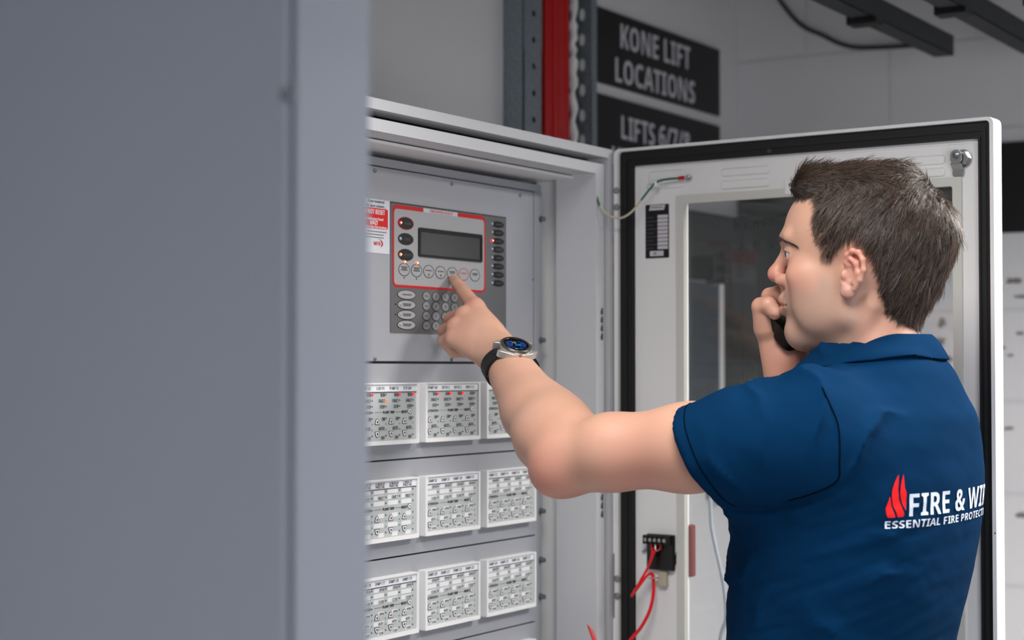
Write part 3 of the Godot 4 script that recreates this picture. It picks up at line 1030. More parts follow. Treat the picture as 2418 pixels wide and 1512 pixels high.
func control_module(at: Vector3, names: Array, style: int, lit: bool, col: int, label: String) -> void:
	var o := thing("control_module", label, "control module", Transform3D(Basis(), at), "white control modules in rows")
	var bz := Sh.new()
	bz.ring(mrect(0, 0, 140, 84, 1.2), mrect(5, 2.2, 136, 78.5, 0.8), 0.0, 0.0125)
	bz.ring(mrect(0.4, 0.4, 139.6, 83.6, 1.2), mrect(1.0, 1.0, 139.0, 83.0, 1.0), 0.0122, 0.0128)
	put("bezel", bz, M.white_plastic, o)
	var fp := Sh.new()
	fp.box(Vector3(0.003, -0.081, 0.001), Vector3(0.138, -0.001, 0.0098), 0.0)
	put("face_plate", fp, mat(Color(0.70, 0.72, 0.72), 0.5), o)
	var ls := Sh.new()
	ls.box(Vector3(0.0055, -0.0118, 0.0098), Vector3(0.1355, -0.0028, 0.0104), 0.0)
	put("label_strip", ls, mat(Color(0.88, 0.89, 0.91), 0.5), o)
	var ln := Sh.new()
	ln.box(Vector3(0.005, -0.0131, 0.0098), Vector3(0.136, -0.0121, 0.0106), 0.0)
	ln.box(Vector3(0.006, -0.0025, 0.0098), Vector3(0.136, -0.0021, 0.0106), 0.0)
	put("dark_lines", ln, M.led_off, o)  # dark strips along both edges of the label strip
	var tx := Sh.new()
	var soft := Sh.new()
	for i in names.size():
		var s: String = names[i]
		if style == 1:
			write(tx, s, Vector3((20.5 + 31.4 * i) * MM, -0.0056, 0.0104), 0.0028, 0.80, 1)
			write(tx, "PHASE FAIL", Vector3((20.5 + 31.4 * i) * MM, -0.0092, 0.0104), 0.0026, 0.85, 1)
		else:
			write(tx, s, Vector3((20.5 + 31.4 * i) * MM, -0.0073, 0.0104), 0.0041, 0.84 if style == 2 else 0.92, 1)
	var off := Sh.new()
	var green := Sh.new()
	var cards := []
	for c in 4:
		var lx := 34.0 + 31.4 * c
		var vs := [15.9, 23.8, 31.8, 47.8, 55.4, 63.2, 71.3]
		if c == 0:
			vs.append(39.8)
		for j in vs.size():
			var on := lit and ((j == 0 and ((col == 0 and c != 1) or (col == 1 and c < 3))) or (col == 0 and c == 1 and j == 1))
			var v: float = vs[j]
			if on:
				var l := Sh.new()
				l.prism(oval(lx * MM, -v * MM, 0.0021, 0.0017, 12), 0.0097, 0.0113, 0.0006)
				put("lit_led_lamp", l, M.led_red if j == 0 else M.led_orange, o)
			else:
				var tgt := green if j in [4, 5] else off
				tgt.prism(oval(lx * MM, -v * MM, 0.0013, 0.0011, 8), 0.0097, 0.0106, 0.0003)
		# status wording
		var words: Array = [["RUN", "FAULT", "STOP"], ["", "FAULT", ""], ["OPEN", "", "CLOSE"]][style]
		for j in 3:
			var v: float = [15.9, 23.8, 31.8][j]
			if style > 0:
				cards.append([lx - 27.0, v - 3.0, lx - 4.2, v + 3.0])
			if words[j]:
				write(tx if style < 2 else soft, words[j], Vector3((lx - 3.4 - (1.2 if style > 0 else 0.0)) * MM, -v * MM - 0.0003, 0.0105), 0.0046 if style < 2 else 0.0040, 0.78, 2)
		var w2: Array = [["ON", "AUTO", "OFF"], ["", "", ""], ["OPEN", "AUTO", "CLOSE"]][style]
		for j in 3:
			var v: float = [48.6, 61.4, 74.2][j]
			if style > 0:
				cards.append([lx - (27.0 if j == 1 else 17.5), v - 2.9, lx - 4.6, v + 2.9])
			if w2[j]:
				var h := 0.0046 if style == 0 else (0.0038 if j == 1 else 0.0019)
				write(tx if style == 0 else soft, w2[j], Vector3((lx - 3.4 - (2.2 if style > 0 else 0.0) - (1.0 if j == 1 else 0.0)) * MM, -v * MM, 0.0105), h, 0.78, 2)
		# up and down buttons
		for sg in [1.0, -1.0]:
			var bx := (lx - 20.3) * MM
			var by: float = -0.0522 if sg > 0.0 else -0.0692
			var shape := PackedVector2Array()
			for p in [[-5.4, -3.9], [5.4, -3.9], [3.4, 2.2], [1.7, 4.0], [-1.7, 4.0], [-3.4, 2.2]]:
				shape.append(Vector2(bx + p[0] * MM, by + p[1] * MM * sg))
			var inner := PackedVector2Array()
			for p in [[-4.4, -3.2], [4.4, -3.2], [2.6, 1.9], [1.3, 3.3], [-1.3, 3.3], [-2.6, 1.9]]:
				inner.append(Vector2(bx + p[0] * MM, by + p[1] * MM * sg))
			var bt := Sh.new()
			bt.prism(inner, 0.0098, 0.0107, 0.0002, false)
			var bn := put("up_button" if sg > 0.0 else "down_button", bt, M.white_plastic, o)
			var rim := Sh.new()
			rim.ring(shape, inner, 0.0098, 0.0105)
			rim.prism(PackedVector2Array([Vector2(bx - 0.0021, by - 0.0017 * sg), Vector2(bx + 0.0021, by - 0.0017 * sg), Vector2(bx, by + 0.0019 * sg)]), 0.0105, 0.0110)
			put("arrow", rim, M.ink, bn)
	if cards.size():
		for cd in cards:
			var q := Sh.new()
			q.box(Vector3(cd[0] * MM, -cd[3] * MM, 0.0098), Vector3(cd[2] * MM, -cd[1] * MM, 0.0102), 0.0)
			put("label_card", q, mat_card(), o)
	# plant trip line and reset button
	write(soft, "ACTIVATED", Vector3(0.0315, -0.0398, 0.0100), 0.0020, 1.0, 2, true)
	write(tx, "PLANT TRIP", Vector3(0.0715, -0.0398, 0.0100), 0.0021, 1.0, 1, true)
	write(tx, "RESET", Vector3(0.1145, -0.0398, 0.0100), 0.0021, 1.0, 2, true)
	tx.box(Vector3(0.0395, -0.0399, 0.0098), Vector3(0.0565, -0.0395, 0.0101), 0.0)
	tx.box(Vector3(0.0865, -0.0399, 0.0098), Vector3(0.1015, -0.0395, 0.0101), 0.0)
	put("lettering", tx, M.ink, o).set_meta("kind", "stuff")
	put("pale_lettering", soft, M.ink_soft, o).set_meta("kind", "stuff")
	put("unlit_lamps", off, M.led_off, o).set_meta("kind", "stuff")
	put("green_lamps", green, M.led_green, o).set_meta("kind", "stuff")
	var rs := Sh.new()
	rs.prism(oval(0.1205, -0.0392, 0.0042, 0.0031, 20), 0.0098, 0.0108, 0.0003)
	var rn := put("reset_button", rs, M.white_plastic, o)
	var rg := Sh.new()
	rg.ring(oval(0.1205, -0.0392, 0.0047, 0.0035, 20), oval(0.1205, -0.0392, 0.0041, 0.003, 20), 0.0098, 0.0106)
	rg.prism(oval(0.1205, -0.0392, 0.0014, 0.0011, 10), 0.0106, 0.0111)
	put("ring", rg, M.ink, rn)


func mat_card() -> StandardMaterial3D:
	if not M.has("card"):
		M.card = mat(Color(0.88, 0.88, 0.89), 0.5)
	return M.card


func door_frame() -> Transform3D:
	return Transform3D(Basis(Vector3(-0.06798, 0, 0.99769), Vector3.UP, Vector3(-0.99769, 0, -0.06798)), Vector3(0.056, 0, 0.1))


func cabinet_door() -> void:
	var d := thing("cabinet_door", "open white cabinet door with black rubber seal and tall window", "door", door_frame())
	var leaf := Sh.new()
	var open := rrect(0.118, 0.90, 0.555, 1.8565, 0.004, 3)
	leaf.ring(rrect(0.002, 0.022, 0.610, 1.941, 0.004, 3), open, -0.024, -0.022)
	leaf.ring(rrect(0.020, 0.04, 0.600, 1.925, 0.004, 3), open, -0.0222, -0.009)
	put("leaf", leaf, M.white_paint, d)
	var fl := Sh.new()
	fl.ring(rrect(0.0, 0.02, 0.6125, 1.943, 0.009, 4), rrect(0.0072, 0.027, 0.6068, 1.9385, 0.006, 4), -0.026, 0.0035)
	put("edge_return", fl, M.white_paint, d)
	var g := Sh.new()
	g.ring(rrect(0.0074, 0.0272, 0.6066, 1.9383, 0.005, 3), rrect(0.032, 0.052, 0.589, 1.9155, 0.002, 3), -0.012, -0.003)
	g.ring(rrect(0.016, 0.036, 0.600, 1.930, 0.004, 3), rrect(0.021, 0.041, 0.595, 1.925, 0.003, 3), -0.004, -0.0012)
	g.ring(rrect(0.029, 0.049, 0.592, 1.9185, 0.002, 3), rrect(0.032, 0.052, 0.589, 1.9155, 0.002, 3), -0.012, -0.0005)
	var gk := put("rubber_seal", g, M.rubber, d)
	var sp := Sh.new()
	sp.prism(oval(0.269, 1.9215, 0.0035, 0.0032, 14), -0.003, -0.0022)
	sp.prism(oval(0.258, 1.929, 0.0016, 0.0012, 10), -0.003, -0.0022)
	put("spot", sp, mat(Color(0.25, 0.25, 0.25), 0.7), gk)
	# fold line between the flat pan and the raised inner border
	var pan := Sh.new()
	pan.ring(rrect(0.032, 0.052, 0.589, 1.9155, 0.002, 3), rrect(0.0345, 0.0545, 0.582, 1.910, 0.004, 3), -0.0092, -0.0078)
	put("border", pan, M.white_paint, d)
	# pressed louvres
	for q in [[0.057, 1.8765, 0.121, 1.9055], [0.184, 1.8885, 0.267, 1.9015], [0.184, 1.8690, 0.267, 1.8830], [0.452, 1.8835, 0.539, 1.8975], [0.452, 1.8665, 0.539, 1.8795]]:
		var l := Sh.new()
		l.prism(rrect(q[0], q[1], q[2], q[3], 0.005, 5), -0.0092, -0.0066, 0.0026)
		put("louvre", l, M.white_paint, d)
	# window: cream glazing strip, glass, writing
	var wf := Sh.new()
	var ou := rrect(0.1075, 0.89, 0.5635, 1.8645, 0.002, 3)
	var inn := rrect(0.1215, 0.904, 0.5505, 1.8525, 0.004, 3)
	wf.ring(ou, inn, -0.014, -0.004)
	put("window_frame", wf, mat(Color(0.80, 0.80, 0.775), 0.45), d)
	var gl := Sh.new()
	gl.flat(Vector3(0.118, 0.90, -0.016), Vector3(0.555, 0.90, -0.016), Vector3(0.555, 1.856, -0.016), Vector3(0.118, 1.856, -0.016), Vector3.BACK)
	put("glass_pane", gl, M.glass, d)
	var wr := Sh.new()
	var strokes := [
		# BASEMENT
		[[0, 20], [2, 0]], [[-2, 21], [6, 23], [10, 18], [3, 12]], [[3, 12], [11, 10], [11, 3], [0, -1]],
		[[21, 2], [26, 17], [30, 2]], [[22, 8], [30, 8]],
		[[40, 16], [35, 14], [36, 10], [40, 8], [38, 2], [33, 2]],
		[[46, 16], [45, 3], [51, 4]], [[46, 16], [52, 17]], [[46, 10], [51, 10]],
		[[56, 3], [57, 17], [62, 10], [68, 18], [69, 4]],
		[[75, 18], [75, 5], [81, 6]], [[75, 18], [82, 19]], [[75, 12], [81, 12]],
		[[87, 6], [88, 20], [98, 8], [99, 22]],
		[[104, 22], [122, 25]], [[113, 23], [113, 9]],
		# tick above, then L 10 . S
		[[36, 29], [37, 34]],
		[[20, -20], [14, -34], [18, -38], [29, -36]],
		[[46, -18], [45, -32]], [[54, -19], [50, -25], [53, -33], [58, -31], [58, -22], [54, -19]], [[62, -32], [63, -32.5]],
		[[96, -14], [89, -17], [91, -22], [96, -25], [92, -31], [88, -29]],
	]
	for st in strokes:
		var pts := []
		for p in st:
			pts.append(Vector3(0.2035 + p[0] * 0.0007 / 0.7 * 0.7, 1.8065 + p[1] * 0.00088, -0.0152))
		wr.tube(smooth_path(pts, 5), PackedFloat32Array([0.0011]), 6, true, 0.35)
	put("marker_writing", wr, M.black, d)
	# catch strap and hex nut in the upper corner
	var cs := Sh.new()
	cs.t = Transform3D(Basis(), Vector3(0.5655, 1.8895, -0.008))
	cs.prism(oval(0, 0, 0.0105, 0.0105, 6), 0.0, 0.009, 0.001, false)
	cs.prism(oval(0, 0, 0.0125, 0.0125, 24), 0.0, 0.002, 0.0005)
	var nut := put("hex_nut", cs, M.steel, d)
	var ct := Sh.new()
	ct.t = Transform3D(Basis(), Vector3(0.5595, 1.8925, 0.003))
	ct.prism(rrect(-0.0085, -0.012, 0.0085, 0.0085, 0.008, 6), 0.0, 0.0022, 0.0005)
	ct.box(Vector3(-0.0085, -0.0235, -0.010), Vector3(0.0075, -0.0115, -0.0085), 0.0004)
	ct.t = Transform3D(Basis(Vector3.RIGHT, 0.85), Vector3(0.5590, 1.8815, 0.003))
	ct.box(Vector3(-0.0080, -0.0120, -0.001), Vector3(0.0080, 0.001, 0.001), 0.0005)
	ct.t = Transform3D(Basis(), Vector3(0.5585, 1.8695, -0.0065))
	ct.prism(rrect(-0.0080, -0.0045, 0.0085, 0.006, 0.004, 5), 0.0, 0.0018, 0.0005)
	put("catch_strap", ct, M.steel, d)
	var cb := Sh.new()
	screw(cb, Vector3(0.5595, 1.8930, 0.0052), 0.0048, 0.003)
	put("screw", cb, M.zinc, nut)
	# glazing clip
	for x in [0.304]:
		var k := Sh.new()
		k.box(Vector3(x - 0.011, 1.8555, -0.009), Vector3(x + 0.011, 1.877, -0.003), 0.001)
		var kn := put("glazing_clip", k, M.white_paint, d)
		var ks := Sh.new()
		screw(ks, Vector3(x, 1.8690, -0.003), 0.0036, 0.002)
		put("screw", ks, M.steel, kn)
	# hinge screws on the hinge side
	for y in [1.878, 1.852, 1.273, 1.246]:
		var b := Sh.new()
		b.t = Transform3D(Basis(), Vector3(0.0055, y, 0.0035))
		b.prism(oval(0, 0, 0.0052, 0.0052, 16), 0.0, 0.0028, 0.0012)
		b.prism(oval(0, 0, 0.0026, 0.0026, 6), 0.0028, 0.0048, 0.0006)
		put("hinge_nut", b, M.steel, d)
	# small hole near the free edge
	var ho := Sh.new()
	ho.prism(oval(0.6105, 1.377, 0.0011, 0.0013, 10), 0.003, 0.0038)
	put("edge_hole", ho, mat(Color(0.3, 0.29, 0.25), 0.6), d)


func door_things() -> void:
	var f := door_frame()
	# dark rating plate
	var np := thing("rating_plate", "dark blue rating plate with a column of pale boxes on the door", "plate", f)
	var s := Sh.new()
	s.prism(rrect(0.0508, 1.7705, 0.0928, 1.8535, 0.0015, 3), -0.0088, -0.0078, 0.0002)
	put("plate", s, M.sign_black, np)
	var h := Sh.new()
	h.prism(PackedVector2Array([Vector2(0.0575, 1.8445), Vector2(0.0845, 1.8445), Vector2(0.087, 1.8525), Vector2(0.060, 1.8525)]), -0.0078, -0.0075)
	put("heading_field", h, M.sign_white, np)
	var hl := Sh.new()
	tick_lines(hl, 0.072, 1.849, 0.011, 1, -0.0074)
	put("heading_print", hl, M.ink, np)
	var pl := Sh.new()
	for k in 9:
		var y := 1.8345 - 0.0060 * k
		var bx := Sh.new()
		bx.prism(rrect(0.0730, y - 0.0025, 0.0915, y + 0.0025, 0.0008, 2), -0.0078, -0.0075)
		put("value_box", bx, M.sign_white, np)
		tick_lines(pl, 0.0595 + 0.003 * (k % 2), y - 0.001, 0.0065 + 0.003 * (k % 2), 1, -0.0076)
	put("print", pl, M.ink_soft, np)
	var lb := Sh.new()
	lb.prism(rrect(0.0590, 1.7735, 0.0835, 1.7815, 0.001, 2), -0.0078, -0.0075)
	put("maker_box", lb, M.sign_white, np)
	var lp := Sh.new()
	tick_lines(lp, 0.0685, 1.7775, 0.003, 2, -0.0074)
	put("maker_print", lp, M.ink, np)
	# earth strap from cabinet to door
	var ew := thing("earth_wire", "green earth wire with red crimp lugs drooping from cabinet to door", "wire", f)
	var green := smooth_path([Vector3(-0.0357, 1.8944, 0.0305), Vector3(-0.0329, 1.9034, 0.0323), Vector3(-0.0250, 1.9079, 0.0358), Vector3(-0.0164, 1.9010, 0.0392), Vector3(-0.0101, 1.8760, 0.0418), Vector3(0.0, 1.8509, 0.0441)], 8)
	var pale := smooth_path([Vector3(0.0, 1.8509, 0.0441), Vector3(0.0098, 1.8388, 0.040), Vector3(0.0206, 1.8327, 0.035), Vector3(0.0329, 1.8325, 0.030), Vector3(0.0467, 1.8413, 0.025), Vector3(0.0600, 1.8585, 0.019)], 8)
	var green2 := smooth_path([Vector3(0.0600, 1.8585, 0.019), Vector3(0.0638, 1.8637, 0.018), Vector3(0.0792, 1.8841, 0.010), Vector3(0.0932, 1.8893, 0.006), Vector3(0.1183, 1.8905, 0.002)], 8)
	for k in 3:
		var g := Sh.new()
		g.tube([green, pale, green2][k], PackedFloat32Array([0.0017]), 10)
		put("wire_run", g, [M.green, M.cream, M.green][k], ew)
	for k in 2:
		var lug := Sh.new()
		var a: Vector3 = [Vector3(-0.0357, 1.8944, 0.0305), Vector3(0.1165, 1.8903, 0.002)][k]
		var b2: Vector3 = [Vector3(-0.0385, 1.8840, 0.0290), Vector3(0.1255, 1.8908, 0.001)][k]
		lug.tube(PackedVector3Array([a, b2]), PackedFloat32Array([0.0029]), 12)
		put("crimp_lug", lug, M.red_cable, ew)
		var ey := Sh.new()
		var e: Vector3 = [Vector3(-0.0405, 1.8775, 0.0285), Vector3(0.1300, 1.8913, -0.004)][k]
		if k == 0:
			ey.t = turned_to(Vector3(0.06, 0, 0.99), e)
		else:
			ey.t = Transform3D(Basis(), e)
		ey.prism(oval(0, 0, 0.0046, 0.0046, 18), -0.003, 0.001, 0.0004)
		ey.prism(oval(0, 0, 0.0030, 0.0030, 6), 0.001, 0.005, 0.0006)
		put("ring_terminal", ey, M.steel, ew)
	var cl := Sh.new()
	cl.box(Vector3(0.0765, 1.8785, -0.008), Vector3(0.0825, 1.8885, 0.0115), 0.0012)
	cl.box(Vector3(0.0575, 1.8775, -0.008), Vector3(0.0675, 1.8855, -0.001), 0.0025)
	cl.box(Vector3(0.0650, 1.8805, -0.006), Vector3(0.0950, 1.8835, -0.003), 0.001)
	put("cable_clip", cl, M.white_plastic, ew)
	# terminal block with red twin cable
	var tb := thing("terminal_block", "black terminal block with five shiny screws on the lower door", "terminal block", f)
	var q := Sh.new()
	q.box(Vector3(0.0555, 1.2905, -0.009), Vector3(0.103, 1.345, -0.001), 0.0012)
	q.box(Vector3(0.1005, 1.3005, -0.009), Vector3(0.1045, 1.3150, -0.002), 0.0006)
	put("base", q, M.black, tb)
	var tp := Sh.new()
	tp.box(Vector3(0.0525, 1.3300, -0.008), Vector3(0.1005, 1.3435, 0.006), 0.0008)
	put("terminal_bar", tp, M.sign_black, tb)
	for k in 5:
		var sc := Sh.new()
		screw(sc, Vector3(0.0585 + 0.0083 * k, 1.3368, 0.006), 0.0033, 0.002)
		put("screw", sc, M.steel, tb)
		if k < 4:
			var w := Sh.new()
			w.box(Vector3(0.0620 + 0.0083 * k, 1.3305, -0.004), Vector3(0.0632 + 0.0083 * k, 1.343, 0.0085), 0.0004)
			put("barrier", w, M.black, tb)
	for x in [0.0490, 0.1075]:
		var ss := Sh.new()
		ss.t = Transform3D(Basis(Vector3.BACK, 0.5), Vector3(x, 1.3180, -0.006))
		ss.box(Vector3(-0.004, -0.0014, 0), Vector3(0.004, 0.0014, 0.002), 0.0006)
		put("side_screw", ss, M.zinc, tb)
	var rs := Sh.new()
	rs.tube(smooth_path([Vector3(0.0745, 1.329, 0.004), Vector3(0.0760, 1.3235, 0.006), Vector3(0.0800, 1.3205, 0.006), Vector3(0.0835, 1.3255, 0.004), Vector3(0.0840, 1.329, 0.003)]), PackedFloat32Array([0.0008]), 6)
	put("resistor_lead", rs, M.steel, tb)
	for x in [0.0675, 0.0755, 0.0838]:
		var st := Sh.new()
		st.tube(PackedVector3Array([Vector3(x, 1.331, 0.003), Vector3(x - 0.0005, 1.322, 0.004)]), PackedFloat32Array([0.0016]), 8)
		put("wire_end", st, M.red_cable, tb)
	var rc := thing("red_twin_cable", "red flat twin cable looping from the terminal block to the cabinet grommet", "cable", f)
	var runs := [
		[Vector3(-0.0467, 1.2404, 0.0142), Vector3(-0.042, 1.238, 0.026), Vector3(-0.030, 1.2259, 0.0381), Vector3(-0.0204, 1.2047, 0.0455), Vector3(0.0004, 1.1750, 0.0511), Vector3(0.018, 1.1610, 0.045), Vector3(0.0353, 1.1730, 0.030), Vector3(0.0418, 1.1847, 0.022), Vector3(0.0572, 1.2047, 0.016), Vector3(0.0699, 1.2311, 0.012), Vector3(0.0736, 1.2568, 0.008), Vector3(0.0712, 1.2788, 0.005), Vector3(0.0687, 1.2852, 0.006), Vector3(0.0648, 1.2825, 0.012), Vector3(0.0575, 1.2690, 0.020), Vector3(0.0475, 1.2545, 0.0245), Vector3(0.0460, 1.2520, 0.0262), Vector3(0.0483, 1.2555, 0.0275), Vector3(0.0586, 1.2761, 0.020), Vector3(0.0666, 1.2952, 0.012), Vector3(0.0700, 1.3130, 0.007), Vector3(0.0690, 1.3240, 0.004)],
		[Vector3(0.0586, 1.2761, 0.021), Vector3(0.0678, 1.2965, 0.0135), Vector3(0.0735, 1.3130, 0.009), Vector3(0.0765, 1.3240, 0.004)],
	]
	for r in runs:
		var c := Sh.new()
		c.tube(smooth_path(r, 6), PackedFloat32Array([0.0027]), 12, true, 0.62)
		put("cable_run", c, mat(Color(0.86, 0.035, 0.10), 0.35), rc)
	var td := Sh.new()
	td.box(Vector3(0.0755, 1.2655, -0.009), Vector3(0.0905, 1.2880, -0.002), 0.001)
	put("tie_base", td, M.cream, rc)
	var tw := Sh.new()
	tw.box(Vector3(0.0655, 1.2775, -0.004), Vector3(0.0775, 1.2795, 0.010), 0.0008)
	put("tie", tw, mat(Color(0.75, 0.55, 0.55), 0.5), rc)
	# red object and grey cord hanging behind the glass
	var rb := Sh.new()
	rb.t = f
	rb.prism(rrect(0.1055, 1.2805, 0.1235, 1.3600, 0.003, 4), -0.034, -0.022, 0.002)
	tag(put("red_strip", rb, mat(Color(0.42, 0.06, 0.08), 0.5)), "dull red plastic strip behind the glass at the window's edge", "strip")
	var gc := Sh.new()
	gc.t = f
	gc.tube(smooth_path([Vector3(0.141, 1.42, -0.05), Vector3(0.141, 1.385, -0.05), Vector3(0.143, 1.356, -0.05), Vector3(0.150, 1.325, -0.05), Vector3(0.158, 1.294, -0.05), Vector3(0.1645, 1.263, -0.05), Vector3(0.1675, 1.220, -0.05), Vector3(0.158, 1.19, -0.05), Vector3(0.150, 1.12, -0.05), Vector3(0.15, 0.95, -0.045), Vector3(0.15, 0.7, -0.027)]), PackedFloat32Array([0.0032]), 10)
	tag(put("grey_cord", gc, mat(Color(0.60, 0.63, 0.67), 0.5)), "pale grey cord hanging behind the glass below the forearm", "cord")


func near_cabinet() -> void:
	var n := thing("neighbour_cabinet", "grey steel cabinet with its door open, blurred in the near foreground", "cabinet")
	var b := Sh.new()
	b.box(Vector3(-2.12, 0.0, -0.322), Vector3(-1.44, 1.95, 0.085), 0.003)
	put("body", b, M.grey_near, n)
	var d := Sh.new()
	d.box(Vector3(-1.511, 0.03, 0.09), Vector3(-1.438, 1.95, 0.7335), 0.003)
	var dm := put("door", d, M.grey_near, n)
	var e := Sh.new()
	e.box(Vector3(-1.5085, 0.03, 0.736), Vector3(-1.435, 1.95, 0.7395), 0.0012)
	put("edge_strip", e, M.grey_near, dm)
	var c := Sh.new()
	c.box(Vector3(-1.512, 1.7625, 0.728), Vector3(-1.508, 1.7705, 0.7375), 0.0008)
	put("stop_pin", c, M.zinc, dm)
	var hg := Sh.new()
	for y in [0.4, 1.6]:
		hg.t = Transform3D(Basis(), Vector3(-1.436, y, 0.0875))
		hg.lathe(PackedVector2Array([Vector2(0, -0.05), Vector2(0.006, -0.05), Vector2(0.006, 0.05), Vector2(0, 0.05)]), 12)
	put("hinges", hg, M.zinc, n)


# ---------------------------------------------------------------- distance fields and their surfaces
class Field:
	var kind := PackedInt32Array()
	var a := PackedVector3Array()
	var ba := PackedVector3Array()
	var ib := PackedFloat32Array()
	var ra := PackedFloat32Array()
	var dr := PackedFloat32Array()
	var ks := PackedFloat32Array()
	var b1: Array[Basis] = []
	var b2: Array[Basis] = []
	var everything := PackedInt32Array()
	# lofted body: heights, centres, half depths, half widths; turned about y
	var ly := PackedFloat32Array()
	var lc := PackedFloat32Array()
	var la := PackedFloat32Array()
	var lw := PackedFloat32Array()
	var lturn := Vector2(1, 0)
	var lexp := 2.5
	var folds: Callable

	func _add(t: int, pa: Vector3, pba: Vector3, r0: float, d: float, k: float, m1: Basis, m2: Basis) -> void:
		everything.append(kind.size())
		kind.append(t)
		a.append(pa)
		ba.append(pba)
		ib.append(1.0 / maxf(pba.length_squared(), 1e-9))
		ra.append(r0)
		dr.append(d)
		ks.append(k)
		b1.append(m1)
		b2.append(m2)

	# tapered capsule; op 0 joins, 4 cuts away
	func cone(p: Vector3, q: Vector3, r0: float, r1: float, k := 0.012, op := 0) -> void:
		_add(op, p, q - p, r0, r1 - r0, k, Basis(), Basis())

	func ell(c: Vector3, r: Vector3, k := 0.012, op := 0, turn := Basis()) -> void:
		var inv := turn.transposed()
		var s1 := Basis(Vector3(1 / r.x, 0, 0), Vector3(0, 1 / r.y, 0), Vector3(0, 0, 1 / r.z))
		var s2 := Basis(Vector3(1 / (r.x * r.x), 0, 0), Vector3(0, 1 / (r.y * r.y), 0), Vector3(0, 0, 1 / (r.z * r.z)))
		_add(op + 1, c, Vector3.ONE, 0, 0, k, s1 * inv, s2 * inv)

	# cut by a half space: keeps what lies behind the plane
	func plane(p: Vector3, n: Vector3, k := 0.004) -> void:
		_add(2, p, n.normalized(), 0, 0, k, Basis(), Basis())

	func body(k := 0.03) -> void:
		_add(3, Vector3.ZERO, Vector3.ONE, 0, 0, k, Basis(), Basis())

	func table(y: float) -> Vector3:
		var n := ly.size()
		var i := 0
		while i < n - 2 and y > ly[i + 1]:
			i += 1
		var t := clampf((y - ly[i]) / (ly[i + 1] - ly[i]), 0.0, 1.0)
		var p := maxi(i - 1, 0)
		var q := mini(i + 2, n - 1)
		return Vector3(cubic_interpolate(lc[i], lc[i + 1], lc[p], lc[q], t), cubic_interpolate(la[i], la[i + 1], la[p], la[q], t), cubic_interpolate(lw[i], lw[i + 1], lw[p], lw[q], t))

	func one(i: int, p: Vector3) -> float:
		var q := p - a[i]
		match kind[i] & 3:
			0:
				var t := clampf(q.dot(ba[i]) * ib[i], 0.0, 1.0)
				return (q - ba[i] * t).length() - (ra[i] + dr[i] * t)
			1:
				var u := b1[i] * q
				var k0 := u.length()
				var k1 := (b2[i] * q).length()
				return k0 * (k0 - 1.0) / maxf(k1, 1e-6)
			2:
				return -q.dot(ba[i])
		var s := table(p.y)
		var x := p.x * lturn.x + p.z * lturn.y - s.x
		var z := -p.x * lturn.y + p.z * lturn.x
		var r := sqrt(x * x + z * z)
		var k := pow(pow(absf(x) / s.y, lexp) + pow(absf(z) / s.z, lexp), 1.0 / lexp)
		var d := (r - r / k) if k > 0.15 else -0.1
		return maxf(d, maxf(p.y - ly[ly.size() - 1], ly[0] - p.y))

	func ev(p: Vector3, ids: PackedInt32Array) -> float:
		var d := 10.0
		for i in ids:
			var e := one(i, p)
			var k := ks[i]
			var t := kind[i]
			if t < 4 and t != 2:
				var h := k - absf(d - e)
				d = minf(d, e)
				if h > 0.0:
					d -= h * h * 0.25 / k
			else:
				e = -e
				var h := k - absf(d - e)
				d = maxf(d, e)
				if h > 0.0:
					d += h * h * 0.25 / k
		if folds.is_valid():
			d += folds.call(p)
		return d

	func near(c: Vector3, reach: float) -> PackedInt32Array:
		var out := PackedInt32Array()
		for i in everything:
			if absf(one(i, c)) < reach * 2.2 + ks[i] * 1.5 or one(i, c) < 0.0:
				out.append(i)
		return out

	func grad(p: Vector3, ids: PackedInt32Array, e: float) -> Vector3:
		return Vector3(
			ev(p + Vector3(e, 0, 0), ids) - ev(p - Vector3(e, 0, 0), ids),
			ev(p + Vector3(0, e, 0), ids) - ev(p - Vector3(0, e, 0), ids),
			ev(p + Vector3(0, 0, e), ids) - ev(p - Vector3(0, 0, e), ids)) / (2.0 * e)


